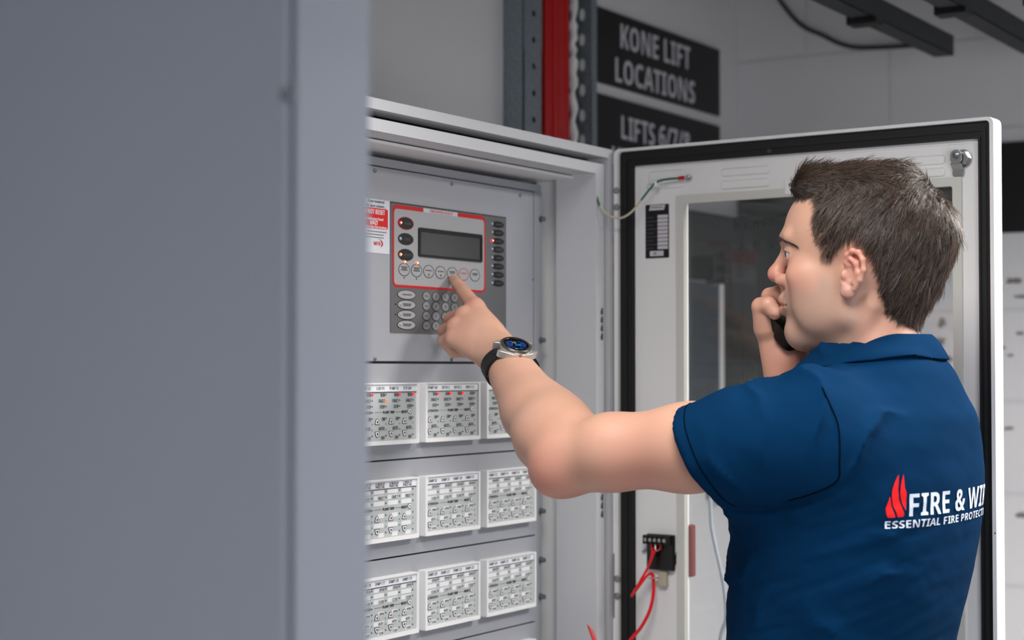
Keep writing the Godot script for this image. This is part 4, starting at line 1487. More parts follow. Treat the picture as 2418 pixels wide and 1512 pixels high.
class Pelt:
	var v := PackedVector3Array()
	var n := PackedVector3Array()
	var c := PackedColorArray()
	var idx := PackedInt32Array()

	# surface nets of field f in the box lo..hi with cells of size h; colour from paint(p, n)
	func net(f: Field, lo: Vector3, hi: Vector3, h: float, paint: Callable, xf := Transform3D()) -> void:
		var nb := Vector3i(((hi - lo) / (h * 4.0)).ceil())
		var nc := nb * 4
		var sx := nc.x + 1
		var sy := nc.y + 1
		var vals := PackedFloat32Array()
		vals.resize(sx * sy * (nc.z + 1))
		vals.fill(99.0)
		var vert := PackedInt32Array()
		vert.resize(nc.x * nc.y * nc.z)
		vert.fill(-1)
		var half := h * 2.0 * 1.7321
		var done := []
		var big := half * 4.0
		for gz in range(0, nb.z, 4):
			for gy in range(0, nb.y, 4):
				for gx in range(0, nb.x, 4):
					var gc := lo + Vector3(gx + 2, gy + 2, gz + 2) * h * 4.0
					var some := f.near(gc, big)
					if some.is_empty() or absf(f.ev(gc, some)) > big * 1.5 + 0.004:
						continue
					for bz in range(gz, mini(gz + 4, nb.z)):
						for by in range(gy, mini(gy + 4, nb.y)):
							for bx in range(gx, mini(gx + 4, nb.x)):
								var bc := lo + (Vector3(bx, by, bz) + Vector3(0.5, 0.5, 0.5)) * h * 4.0
								if absf(f.ev(bc, some)) > half * 1.5 + 0.002:
									continue
								var ids := PackedInt32Array()
								for i in some:
									var e := f.one(i, bc)
									if e < half * 2.0 + f.ks[i] * 1.5:
										ids.append(i)
								done.append([bx, by, bz, ids])
								for k in range(bz * 4, bz * 4 + 5):
									for j in range(by * 4, by * 4 + 5):
										var at := bx * 4 + sx * (j + sy * k)
										for i in 5:
											if vals[at + i] > 98.0:
												vals[at + i] = f.ev(lo + Vector3(bx * 4 + i, j, k) * h, ids)
		var oy := sx
		var oz := sx * sy
		var offs := [0, 1, oy, oy + 1, oz, oz + 1, oz + oy, oz + oy + 1]
		var corner := [Vector3(0, 0, 0), Vector3(1, 0, 0), Vector3(0, 1, 0), Vector3(1, 1, 0), Vector3(0, 0, 1), Vector3(1, 0, 1), Vector3(0, 1, 1), Vector3(1, 1, 1)]
		var edges := [0, 1, 2, 3, 4, 5, 6, 7, 0, 2, 1, 3, 4, 6, 5, 7, 0, 4, 1, 5, 2, 6, 3, 7]
		var cells := PackedInt32Array()
		for blk in done:
			var ids: PackedInt32Array = blk[3]
			for k in range(blk[2] * 4, blk[2] * 4 + 4):
				for j in range(blk[1] * 4, blk[1] * 4 + 4):
					for i in range(blk[0] * 4, blk[0] * 4 + 4):
						var s: int = i + sx * (j + sy * k)
						var pos := 0
						for q in 8:
							if vals[s + offs[q]] >= 0.0:
								pos += 1
						if pos == 0 or pos == 8:
							continue
						var sum := Vector3.ZERO
						var cnt := 0
						for q in range(0, 24, 2):
							var v0 := vals[s + offs[edges[q]]]
							var v1 := vals[s + offs[edges[q + 1]]]
							if (v0 >= 0.0) != (v1 >= 0.0):
								sum += corner[edges[q]].lerp(corner[edges[q + 1]], v0 / (v0 - v1))
								cnt += 1
						var p := lo + (Vector3(i, j, k) + sum / cnt) * h
						var g := f.grad(p, ids, h * 0.6)
						var gl := g.length()
						if gl > 0.2:
							var d := f.ev(p, ids) / gl
							if absf(d) < h * 0.7:
								p -= g / gl * d
						var nn := g / maxf(gl, 1e-6)
						vert[i + nc.x * (j + nc.y * k)] = v.size()
						cells.append_array([i, j, k])
						c.append(paint.call(p, nn))
						v.append(xf * p)
						n.append((xf.basis * nn).normalized())
		for q in range(0, cells.size(), 3):
			var i := cells[q]
			var j := cells[q + 1]
			var k := cells[q + 2]
			var s := i + sx * (j + sy * k)
			var s0 := vals[s] >= 0.0
			var me := i + nc.x * (j + nc.y * k)
			if j > 0 and k > 0 and s0 != (vals[s + 1] >= 0.0):
				_quad(me, me - nc.x, me - nc.x - nc.x * nc.y, me - nc.x * nc.y, vert)
			if i > 0 and k > 0 and s0 != (vals[s + oy] >= 0.0):
				_quad(me, me - 1, me - 1 - nc.x * nc.y, me - nc.x * nc.y, vert)
			if i > 0 and j > 0 and s0 != (vals[s + oz] >= 0.0):
				_quad(me, me - 1, me - 1 - nc.x, me - nc.x, vert)

	func _quad(q0: int, q1: int, q2: int, q3: int, vert: PackedInt32Array) -> void:
		var a := vert[q0]
		var b := vert[q1]
		var d := vert[q2]
		var e := vert[q3]
		if a < 0 or b < 0 or d < 0 or e < 0:
			return
		if (v[d] - v[a]).cross(v[b] - v[e]).dot(n[a] + n[d]) > 0.0:
			idx.append_array([a, b, d, a, d, e])
		else:
			idx.append_array([a, d, b, a, e, d])

	func mesh() -> ArrayMesh:
		var arr := []
		arr.resize(Mesh.ARRAY_MAX)
		arr[Mesh.ARRAY_VERTEX] = v
		arr[Mesh.ARRAY_NORMAL] = n
		arr[Mesh.ARRAY_COLOR] = c
		arr[Mesh.ARRAY_INDEX] = idx
		var m := ArrayMesh.new()
		m.add_surface_from_arrays(Mesh.PRIMITIVE_TRIANGLES, arr)
		return m


var head_frame := Transform3D(Basis(Vector3(0.9563, 0, 0.2924), Vector3.UP, Vector3(-0.2924, 0, 0.9563)), Vector3(0.0007, 1.7207, 0.0))
var shirt_field: Field
var cloth_noise: FastNoiseLite
const HAIR_EDGE := [[-0.14, 0.096], [-0.085, 0.0920], [-0.066, 0.0885], [-0.050, 0.0875], [-0.0415, 0.085], [-0.0455, 0.072], [-0.0500, 0.0556], [-0.0455, 0.045], [-0.0375, 0.0337], [-0.0370, 0.018], [-0.0360, 0.004], [-0.0236, 0.002], [-0.0140, 0.013], [-0.0060, 0.022], [0.004, 0.028], [0.016, 0.030], [0.026, 0.020], [0.0300, 0.006], [0.033, -0.008], [0.0365, -0.021], [0.0375, -0.036], [0.0390, -0.050], [0.050, -0.066], [0.066, -0.080], [0.15, -0.090], [0.2, -0.09], [0.2, 0.2], [-0.14, 0.2]]


func hair_inside(x: float, y: float) -> float:
	# signed distance to the hairline outline in the side view of the head, positive inside
	var best := 1e9
	var inside := false
	var k := HAIR_EDGE.size()
	for i in k:
		var ax: float = HAIR_EDGE[i][0]
		var ay: float = HAIR_EDGE[i][1]
		var bx: float = HAIR_EDGE[(i + 1) % k][0]
		var by: float = HAIR_EDGE[(i + 1) % k][1]
		var dx := bx - ax
		var dy := by - ay
		var t := clampf(((x - ax) * dx + (y - ay) * dy) / (dx * dx + dy * dy), 0.0, 1.0)
		best = minf(best, Vector2(x - ax - dx * t, y - ay - dy * t).length_squared())
		if (ay > y) != (by > y) and x < dx * (y - ay) / dy + ax:
			inside = not inside
	return sqrt(best) * (1.0 if inside else -1.0)


func head_field() -> Field:
	var f := Field.new()
	# cranium and face, x backwards, y up, z to his left; both sides
	f.ell(Vector3(0.022, 0.040, 0), Vector3(0.083, 0.080, 0.0755), 0.02)
	f.ell(Vector3(-0.030, 0.046, 0), Vector3(0.0705, 0.072, 0.066), 0.02)
	f.ell(Vector3(0.035, -0.005, 0), Vector3(0.056, 0.052, 0.058), 0.02)
	f.ell(Vector3(-0.040, -0.015, 0), Vector3(0.054, 0.070, 0.058), 0.02)
	f.ell(Vector3(-0.068, -0.040, 0), Vector3(0.034, 0.036, 0.036), 0.015)
	f.ell(Vector3(-0.083, -0.074, 0), Vector3(0.0175, 0.0155, 0.022), 0.014)
	f.ell(Vector3(-0.042, -0.084, 0), Vector3(0.044, 0.020, 0.036), 0.02)
	for s in [-1.0, 1.0]:
		f.cone(Vector3(-0.076, -0.078, 0.014 * s), Vector3(-0.004, -0.056, 0.051 * s), 0.013, 0.014, 0.02)
		f.cone(Vector3(-0.004, -0.056, 0.051 * s), Vector3(0.004, -0.012, 0.058 * s), 0.014, 0.012, 0.02)
		f.ell(Vector3(-0.061, -0.006, 0.046 * s), Vector3(0.023, 0.018, 0.018), 0.016)
		f.ell(Vector3(-0.044, -0.040, 0.046 * s), Vector3(0.030, 0.034, 0.016), 0.02)
		f.cone(Vector3(-0.0965, 0.0420, 0.010 * s), Vector3(-0.082, 0.0435, 0.042 * s), 0.0095, 0.007, 0.012)
	# neck and the strap muscles
	f.cone(Vector3(0.002, -0.03, 0), Vector3(0.024, -0.17, 0), 0.054, 0.060, 0.02)
	for s in [-1.0, 1.0]:
		f.cone(Vector3(0.024, -0.045, 0.052 * s), Vector3(-0.030, -0.150, 0.024 * s), 0.011, 0.010, 0.012)
	f.cone(Vector3(0.03, -0.15, 0), Vector3(0.0, -0.46, 0), 0.062, 0.085, 0.03)
	# eye sockets
	for s in [-1.0, 1.0]:
		f.ell(Vector3(-0.104, 0.0225, 0.033 * s), Vector3(0.018, 0.0125, 0.021), 0.010, 4)
		f.ell(Vector3(-0.0785, 0.0225, 0.0325 * s), Vector3(0.0138, 0.0138, 0.0138), 0.004)
		f.ell(Vector3(-0.0920, 0.0208, 0.0365 * s), Vector3(0.0155, 0.0043, 0.0125), 0.0012, 4)
		f.cone(Vector3(-0.0915, 0.0300, 0.022 * s), Vector3(-0.0795, 0.0285, 0.044 * s), 0.0026, 0.0024, 0.004)
	# nose
	f.cone(Vector3(-0.0985, 0.030, 0), Vector3(-0.1135, 0.002, 0), 0.0062, 0.0088, 0.010)
	f.ell(Vector3(-0.1142, -0.0020, 0), Vector3(0.0100, 0.0095, 0.0105), 0.008)
	for s in [-1.0, 1.0]:
		f.ell(Vector3(-0.1010, -0.0095, 0.0118 * s), Vector3(0.0110, 0.0080, 0.0062), 0.006)
		f.ell(Vector3(-0.1070, -0.0165, 0.0090 * s), Vector3(0.0078, 0.0046, 0.0042), 0.002, 4, Basis(Vector3.BACK, -0.45))
	f.cone(Vector3(-0.1040, -0.0170, 0), Vector3(-0.1015, -0.030, 0), 0.0045, 0.0050, 0.010)
	# lips
	for s in [-1.0, 1.0]:
		f.cone(Vector3(-0.1035, -0.0340, 0.004 * s), Vector3(-0.0905, -0.0410, 0.0245 * s), 0.0060, 0.0030, 0.006)
		f.cone(Vector3(-0.1025, -0.0465, 0.002 * s), Vector3(-0.0895, -0.0430, 0.0235 * s), 0.0064, 0.0032, 0.006)
		f.cone(Vector3(-0.1115, -0.0400, 0.0), Vector3(-0.0905, -0.0420, 0.0275 * s), 0.0014, 0.0014, 0.003, 4)
	return f


func ear_field() -> Field:
	var e := Field.new()
	e.ell(Vector3(0.0120, -0.004, 0.0775), Vector3(0.0150, 0.0255, 0.0036), 0.004, 0, Basis(Vector3.UP, -0.34) * Basis(Vector3.BACK, -0.16))
	var hx := [Vector3(0.0065, -0.003, 0.0765), Vector3(0.0022, 0.006, 0.0785), Vector3(0.0048, 0.0150, 0.0820), Vector3(0.0120, 0.0195, 0.0850), Vector3(0.0205, 0.0170, 0.0875), Vector3(0.0262, 0.0080, 0.0890), Vector3(0.0268, -0.0040, 0.0885), Vector3(0.0218, -0.0155, 0.0855), Vector3(0.0140, -0.0255, 0.0810)]
	for i in hx.size() - 1:
		e.cone(hx[i], hx[i + 1], 0.0032, 0.0032, 0.003)
	e.ell(Vector3(0.0040, -0.0300, 0.0775), Vector3(0.0088, 0.0075, 0.0048), 0.006)
	e.cone(Vector3(-0.003, -0.0180, 0.0735), Vector3(0.001, -0.0290, 0.0750), 0.0042, 0.0050, 0.006)
	e.ell(Vector3(0.0075, -0.0080, 0.0835), Vector3(0.0072, 0.0105, 0.0100), 0.002, 4)
	e.ell(Vector3(0.0100, 0.0090, 0.0880), Vector3(0.0058, 0.0052, 0.0065), 0.002, 4)
	var ah := [Vector3(0.0090, 0.0100, 0.0820), Vector3(0.0165, 0.0040, 0.0850), Vector3(0.0182, -0.0070, 0.0845), Vector3(0.0125, -0.0185, 0.0810)]
	for i in ah.size() - 1:
		e.cone(ah[i], ah[i + 1], 0.0030, 0.0030, 0.004)
	e.ell(Vector3(-0.0012, -0.0090, 0.0765), Vector3(0.0038, 0.0062, 0.0045), 0.003)
	e.cone(Vector3(0.009, 0.006, 0.070), Vector3(0.008, -0.017, 0.069), 0.010, 0.009, 0.004)
	return e


func finger(f: Field, pts: Array, rad: Array, k := 0.004) -> void:
	for i in pts.size() - 1:
		f.cone(pts[i], pts[i + 1], rad[i], rad[i + 1], k if i == 0 else 0.002)


func left_arm_field() -> Field:
	var f := Field.new()
	var s := Vector3(-0.0743, 1.520, 0.168)
	var e := Vector3(-0.3570, 1.4880, 0.0900)
	var w := Vector3(-0.4770, 1.6086, -0.1227)
	f.cone(Vector3(0.01, 1.50, 0.06), s, 0.055, 0.055, 0.02)
	f.cone(s, Vector3(-0.205, 1.506, 0.138), 0.055, 0.050, 0.02)
	f.cone(Vector3(-0.205, 1.506, 0.138), Vector3(-0.300, 1.4985, 0.111), 0.050, 0.044, 0.02)
	f.cone(Vector3(-0.300, 1.4985, 0.111), e, 0.044, 0.040, 0.02)
	# elbow point and the forearm
	f.ell(e + Vector3(-0.016, -0.018, 0.006), Vector3(0.026, 0.024, 0.026), 0.022)
	f.cone(e, Vector3(-0.3860, 1.5150, 0.0370), 0.041, 0.0455, 0.02)
	f.cone(Vector3(-0.3860, 1.5150, 0.0370), Vector3(-0.4180, 1.5440, -0.0220), 0.0455, 0.0400, 0.02)
	f.cone(Vector3(-0.352, 1.522, 0.066), Vector3(-0.390, 1.545, 0.004), 0.030, 0.030, 0.025)
	var ax := Vector3(-0.455, 0.504, -0.734).normalized()
	var nrm := Vector3(0.32, 0.837, 0.445).normalized()
	var lat := ax.cross(nrm).normalized()
	for q in [-1.0, 1.0]:
		f.cone(Vector3(-0.4180, 1.5440, -0.0220) + lat * 0.006 * q, w + lat * 0.0095 * q, 0.0365, 0.0225, 0.02)
	# back of the hand
	var im := Vector3(-0.5315, 1.6850, -0.1726)
	var mm_ := Vector3(-0.5455, 1.6735, -0.1620)
	var rm := Vector3(-0.5550, 1.6575, -0.1500)
	var pm := Vector3(-0.5550, 1.6410, -0.1400)
	f.cone(w + lat * 0.008, im, 0.0215, 0.0125, 0.012)
	f.cone(w + lat * 0.003, mm_, 0.0215, 0.0125, 0.012)
	f.cone(w - lat * 0.004, rm, 0.0210, 0.0120, 0.012)
	f.cone(w - lat * 0.010, pm, 0.0200, 0.0115, 0.012)
	f.ell((w + im + pm) / 3.0 + Vector3(0.0, -0.004, -0.008), Vector3(0.026, 0.026, 0.022), 0.02)
	# index finger to the button
	finger(f, [im, Vector3(-0.5555, 1.7075, -0.2040), Vector3(-0.5690, 1.7200, -0.2230), Vector3(-0.5775, 1.7275, -0.2355)], [0.0122, 0.0098, 0.0086, 0.0074], 0.007)
	# three folded fingers
	finger(f, [mm_, Vector3(-0.5705, 1.6690, -0.1895), Vector3(-0.5590, 1.6440, -0.2010), Vector3(-0.5430, 1.6380, -0.1880)], [0.0120, 0.0105, 0.0092, 0.0080], 0.005)
	finger(f, [rm, Vector3(-0.5755, 1.6520, -0.1740), Vector3(-0.5630, 1.6335, -0.1870), Vector3(-0.5460, 1.6300, -0.1760)], [0.0115, 0.0100, 0.0088, 0.0078], 0.005)
	finger(f, [pm, Vector3(-0.5715, 1.6375, -0.1560), Vector3(-0.5610, 1.6225, -0.1690), Vector3(-0.5440, 1.6215, -0.1610)], [0.0110, 0.0090, 0.0080, 0.0072], 0.005)
	# thumb, tucked below the index finger on the far side
	finger(f, [w + lat * 0.018 + ax * 0.012, Vector3(-0.5060, 1.6530, -0.1850), Vector3(-0.5300, 1.6600, -0.2070), Vector3(-0.5470, 1.6640, -0.2190)], [0.0150, 0.0130, 0.0105, 0.0085], 0.012)
	return f


func right_arm_field() -> Field:
	var f := Field.new()
	var s := Vector3(0.050, 1.510, -0.155)
	var e := Vector3(-0.045, 1.270, -0.150)
	var w := Vector3(-0.0885, 1.5700, -0.085)
	f.cone(Vector3(0.01, 1.50, -0.06), s, 0.055, 0.052, 0.02)
	f.cone(s, e, 0.052, 0.042, 0.02)
	f.cone(e, Vector3(-0.07, 1.40, -0.115), 0.041, 0.042, 0.02)
	f.cone(Vector3(-0.07, 1.40, -0.115), w, 0.040, 0.027, 0.02)
	# palm, upright, heel towards the shoulder
	f.cone(w, Vector3(-0.0890, 1.6120, -0.080), 0.0270, 0.0240, 0.015)
	f.cone(Vector3(-0.1085, 1.594, -0.072), Vector3(-0.1210, 1.6560, -0.068), 0.0190, 0.0160, 0.015)
	f.cone(Vector3(-0.083, 1.603, -0.078), Vector3(-0.0950, 1.6480, -0.100), 0.0200, 0.0150, 0.015)
	f.ell(Vector3(-0.0840, 1.6120, -0.064), Vector3(0.020, 0.024, 0.017), 0.015)
	# fingers closed on the handset: index under the nose, the next bent below it, the others behind
	finger(f, [Vector3(-0.1200, 1.6640, -0.078), Vector3(-0.1185, 1.6930, -0.070), Vector3(-0.1060, 1.6960, -0.057), Vector3(-0.0950, 1.6820, -0.050)], [0.0135, 0.0110, 0.0105, 0.0088], 0.006)
	finger(f, [Vector3(-0.1240, 1.6520, -0.060), Vector3(-0.1290, 1.6790, -0.049), Vector3(-0.1190, 1.6805, -0.040), Vector3(-0.1105, 1.6705, -0.037)], [0.0150, 0.0118, 0.0108, 0.0090], 0.008)
	finger(f, [Vector3(-0.1120, 1.6620, -0.100), Vector3(-0.1130, 1.6900, -0.108), Vector3(-0.0960, 1.6900, -0.092), Vector3(-0.0850, 1.6780, -0.080)], [0.0130, 0.0105, 0.0095, 0.0082], 0.006)
	finger(f, [Vector3(-0.0980, 1.6560, -0.112), Vector3(-0.0960, 1.6790, -0.122), Vector3(-0.0820, 1.6740, -0.106), Vector3(-0.0760, 1.6640, -0.094)], [0.0120, 0.0096, 0.0088, 0.0076], 0.006)
	# creases at the finger joint and across the palm
	f.cone(Vector3(-0.1375, 1.6610, -0.036), Vector3(-0.1130, 1.6640, -0.030), 0.0012, 0.0012, 0.004, 4)
	f.cone(Vector3(-0.1365, 1.6440, -0.042), Vector3(-0.1080, 1.6530, -0.040), 0.0012, 0.0012, 0.004, 4)
	return f


func cloth_folds(p: Vector3) -> float:
	var d := 0.0
	# creases fanning out from the armpit over the sleeve and shoulder
	var q := Vector2(p.x + 0.075, p.y - 1.425)
	var r := q.length()
	if p.z > 0.0 and r > 0.03 and p.x < 0.09:
		var ang := atan2(q.y, -q.x)
		var wob := cloth_noise.get_noise_3d(p.x * 7.0, p.y * 7.0, p.z * 7.0)
		var wv := 1.0 - absf(sin(ang * 5.2 + 2.0 * wob))
		d -= 0.0105 * (wv * wv - 0.3) * smoothstep(0.05, 0.13, r) * smoothstep(0.075, 0.0, p.x) * smoothstep(-0.215, -0.16, p.x) * (0.6 + wob)
	# the crease where the sleeve lies over the side of the trunk
	if p.z > 0.03 and p.x < 0.0 and p.x > -0.19:
		var cy := 1.4395 + 0.22 * maxf(p.x + 0.11, 0.0) + 0.9 * pow(maxf(p.x + 0.07, 0.0), 1.5)
		d += 0.007 * exp(-pow((p.y - cy) / 0.006, 2.0)) * smoothstep(0.0, -0.05, p.x) * smoothstep(-0.165, -0.14, p.x)
	# drag lines running back from the armpit across the side
	var low := smoothstep(1.475, 1.43, p.y)
	var n1 := cloth_noise.get_noise_3d(p.x * 4.0 + p.z * 3.0, p.y * 26.0 - p.x * 9.0, p.z * 4.0)
	d -= 0.0050 * low * (0.25 - absf(n1)) * smoothstep(0.20, 0.0, p.x)
	d += 0.0010 * cloth_noise.get_noise_3d(p.x * 12.0, p.y * 26.0 + p.x * 14.0, p.z * 12.0 + 9.0)
	return d


func make_shirt_field() -> Field:
	var f := Field.new()
	# left sleeve, cut and hollow at the cuff
	f.cone(Vector3(-0.0650, 1.5180, 0.150), Vector3(-0.138, 1.5080, 0.160), 0.0720, 0.0680, 0.02)
	f.cone(Vector3(-0.138, 1.5080, 0.160), Vector3(-0.240, 1.4870, 0.150), 0.0680, 0.0560, 0.02)
	var cuff := Vector3(-0.1861, 1.4874, 0.160)
	var cn := Vector3(-0.86, -0.43, -0.25).normalized()
	f.plane(cuff, cn, 0.010)
	# trunk
	f.ly = PackedFloat32Array([0.95, 1.10, 1.20, 1.263, 1.306, 1.355, 1.404, 1.465, 1.489, 1.517, 1.542, 1.565, 1.582, 1.600, 1.626])
	f.lc = PackedFloat32Array([-0.035, -0.033, -0.031, -0.029, -0.022, -0.015, -0.010, -0.005, -0.004, -0.002, 0.001, 0.004, 0.008, 0.012, 0.014])
	f.la = PackedFloat32Array([0.125, 0.119, 0.119, 0.121, 0.1253, 0.1297, 0.1332, 0.1335, 0.132, 0.129, 0.124, 0.113, 0.103, 0.091, 0.072])
	f.lw = PackedFloat32Array([0.185, 0.180, 0.182, 0.185, 0.190, 0.195, 0.198, 0.195, 0.190, 0.180, 0.160, 0.136, 0.116, 0.099, 0.074])
	f.lturn = Vector2(0.927, 0.375)
	f.body(0.055)
	f.cone(Vector3(-0.052, 1.520, 0.125), Vector3(0.060, 1.520, -0.145), 0.058, 0.056, 0.05)
	f.cone(Vector3(-0.0650, 1.5180, 0.150), Vector3(-0.03, 1.49, 0.09), 0.068, 0.06, 0.04)
	# right sleeve
	f.cone(Vector3(0.055, 1.515, -0.150), Vector3(0.005, 1.390, -0.155), 0.060, 0.056, 0.03)
	f.folds = cloth_folds
	return f


func surface_hit(f: Field, from: Vector3, dir: Vector3) -> Vector3:
	var p := from
	for i in 60:
		var d := f.ev(p, f.everything)
		if d < 0.0003:
			return p
		p += dir * minf(d * 0.8, 0.05)
		if (p - from).length() > 0.6:
			break
	return Vector3.INF


var skin_spots: Array = []


func skin_paint(p: Vector3, _n: Vector3) -> Color:
	var base := Vector3(0.560, 0.315, 0.225)
	for s in skin_spots:
		var d: float = (p - s[0]).length() / s[1]
		if d < 2.2:
			base = base.lerp(s[2], s[3] * exp(-d * d))
	return Color(base.x, base.y, base.z)


func head_paint(p: Vector3, n: Vector3) -> Color:
	var c := skin_paint(head_frame * p, n)
	var b := Vector3(c.r, c.g, c.b)
	# shaved beard
	var beard := smoothstep(0.004, -0.020, p.y + 0.25 * (p.x + 0.03)) * smoothstep(0.026, 0.0, p.x) * smoothstep(-0.118, -0.095, p.y)
	beard *= 1.0 - smoothstep(-0.098, -0.102, p.x) * smoothstep(-0.056, -0.050, p.y) * smoothstep(-0.032, -0.037, p.y)
	beard *= lerpf(1.0, smoothstep(-0.045, -0.03, p.x), smoothstep(-0.036, -0.012, p.y))
	b = b.lerp(Vector3(0.33, 0.235, 0.185), 0.55 * beard)
	# lips
	if p.x < -0.088 and absf(p.z) < 0.026:
		var lip := exp(-pow((p.y + 0.0410) / 0.0060, 2.0)) * smoothstep(0.027, 0.018, absf(p.z))
		b = b.lerp(Vector3(0.50, 0.18, 0.16), 0.75 * lip)
	# hair shadow painted into the skin inside the hairline
	var h := hair_inside(p.x, p.y)
	b = b.lerp(Vector3(0.10, 0.065, 0.048), 0.8 * smoothstep(-0.002, 0.006, h))
	return Color(b.x, b.y, b.z)


func person() -> void:
	cloth_noise = FastNoiseLite.new()
	cloth_noise.seed = 12
	cloth_noise.noise_type = FastNoiseLite.TYPE_SIMPLEX_SMOOTH
	cloth_noise.frequency = 1.0
	cloth_noise.fractal_octaves = 2
	var red := Vector3(0.58, 0.20, 0.15)
	skin_spots = [
		[head_frame * Vector3(-0.116, -0.004, 0.0), 0.018, Vector3(0.62, 0.20, 0.15), 0.8],
		[head_frame * Vector3(-0.075, -0.018, 0.05), 0.028, red, 0.35],
		[head_frame * Vector3(0.0, -0.028, 0.076), 0.014, Vector3(0.66, 0.20, 0.19), 0.7],
		[head_frame * Vector3(0.014, 0.012, 0.084), 0.022, Vector3(0.62, 0.22, 0.17), 0.7],
		[Vector3(-0.378, 1.465, 0.10), 0.045, red, 0.75], [Vector3(-0.25, 1.46, 0.14), 0.06, red, 0.5],
		[Vector3(-0.5350, 1.6900, -0.165), 0.014, red, 0.3], [Vector3(-0.579, 1.729, -0.236), 0.012, red, 0.35],
		[Vector3(-0.566, 1.66, -0.16), 0.022, red, 0.4], [Vector3(-0.08, 1.60, -0.06), 0.05, red, 0.45], [Vector3(-0.13, 1.68, -0.05), 0.02, red, 0.25],
		[head_frame * Vector3(0.02, -0.10, 0.05), 0.05, red, 0.25],
	]
	var at := Transform3D(Basis(Vector3(0.353925, 0, 0.935274), Vector3.UP, Vector3(-0.935274, 0, 0.353925)), Vector3(-0.277474, 0, 0.633596))
	var hf := head_field()
	var ef := ear_field()
	var sk := Pelt.new()
	# face finely, then skull and neck, ears, trunk, arms and hands: all one skin
	sk.net(hf, Vector3(-0.135, -0.160, -0.09), Vector3(0.115, 0.126, 0.09), 0.0019, head_paint, head_frame)
	sk.net(hf, Vector3(-0.110, -0.46, -0.12), Vector3(0.12, -0.14, 0.12), 0.008, head_paint, head_frame)
	sk.net(ef, Vector3(-0.014, -0.044, 0.060), Vector3(0.040, 0.034, 0.098), 0.0011, head_paint, head_frame)
	var mirror := Transform3D(head_frame.basis * Basis(Vector3(1, 0, 0), Vector3(0, 1, 0), Vector3(0, 0, -1)), head_frame.origin)
	sk.net(ef, Vector3(-0.014, -0.044, 0.060), Vector3(0.040, 0.034, 0.098), 0.0018, head_paint, mirror)
	var lf := left_arm_field()
	sk.net(lf, Vector3(-0.52, 1.42, -0.135), Vector3(0.03, 1.66, 0.24), 0.0040, skin_paint)
	sk.net(lf, Vector3(-0.60, 1.58, -0.26), Vector3(-0.44, 1.75, -0.095), 0.0019, skin_paint)
	var rf := right_arm_field()
	sk.net(rf, Vector3(-0.16, 1.20, -0.23), Vector3(0.12, 1.575, -0.03), 0.0050, skin_paint)
	sk.net(rf, Vector3(-0.16, 1.565, -0.15), Vector3(-0.03, 1.72, -0.01), 0.0020, skin_paint)
	var skin := mat(Color(1, 1, 1), 0.46)
	skin.vertex_color_use_as_albedo = true
	skin.subsurf_scatter_enabled = true
	skin.subsurf_scatter_strength = 0.12
	var body := put_mesh("person", sk.mesh(), skin)
	tag(body, "man in a navy polo shirt pressing a panel button while holding a black handset", "person")
	body.transform = at
	eyes(body)
	hair(body, hf)
	clothes(body)
	watch(at)
	handset(at)


func eyes(body: Node3D) -> void:
	for s in [1.0, -1.0]:
		var c := head_frame * Vector3(-0.0785, 0.0225, 0.0325 * s)
		var gaze := (head_frame.basis * Vector3(-0.93, -0.04, 0.40 * s if s > 0.0 else 0.1)).normalized()
		var t := Transform3D(Basis(gaze.cross(Vector3.BACK).normalized(), gaze, gaze.cross(Vector3.BACK).normalized().cross(gaze)), c)
		var e := Sh.new()
		e.t = t
		var pr := PackedVector2Array()
		for i in 17:
			var a := lerpf(-PI / 2, PI / 2 - 0.50, i / 16.0)
			pr.append(Vector2(cos(a), sin(a)) * 0.0124)
		e.lathe(pr, 28)
		var eye := put("eye", e, mat(Color(0.72, 0.70, 0.68), 0.12), body)
		var ir := Sh.new()
		ir.t = t
		ir.lathe(PackedVector2Array([Vector2(0.0060, 0.0108), Vector2(0.0056, 0.0114), Vector2(0.0028, 0.0121)]), 24)
		put("iris", ir, mat(Color(0.16, 0.15, 0.13), 0.15), eye)
		var pu := Sh.new()
		pu.t = t
		pu.lathe(PackedVector2Array([Vector2(0.0028, 0.0121), Vector2(0.0, 0.0124)]), 16)
		put("pupil", pu, mat(Color(0.01, 0.01, 0.01), 0.1), eye)


func strand(sh: Sh, pts: PackedVector3Array, r0: float, r1: float) -> void:
	var k := pts.size()
	var pr := PackedFloat32Array()
	for i in k:
		pr.append(lerpf(r0, r1, float(i) / (k - 1)))
	sh.tube(pts, pr, 3, false)


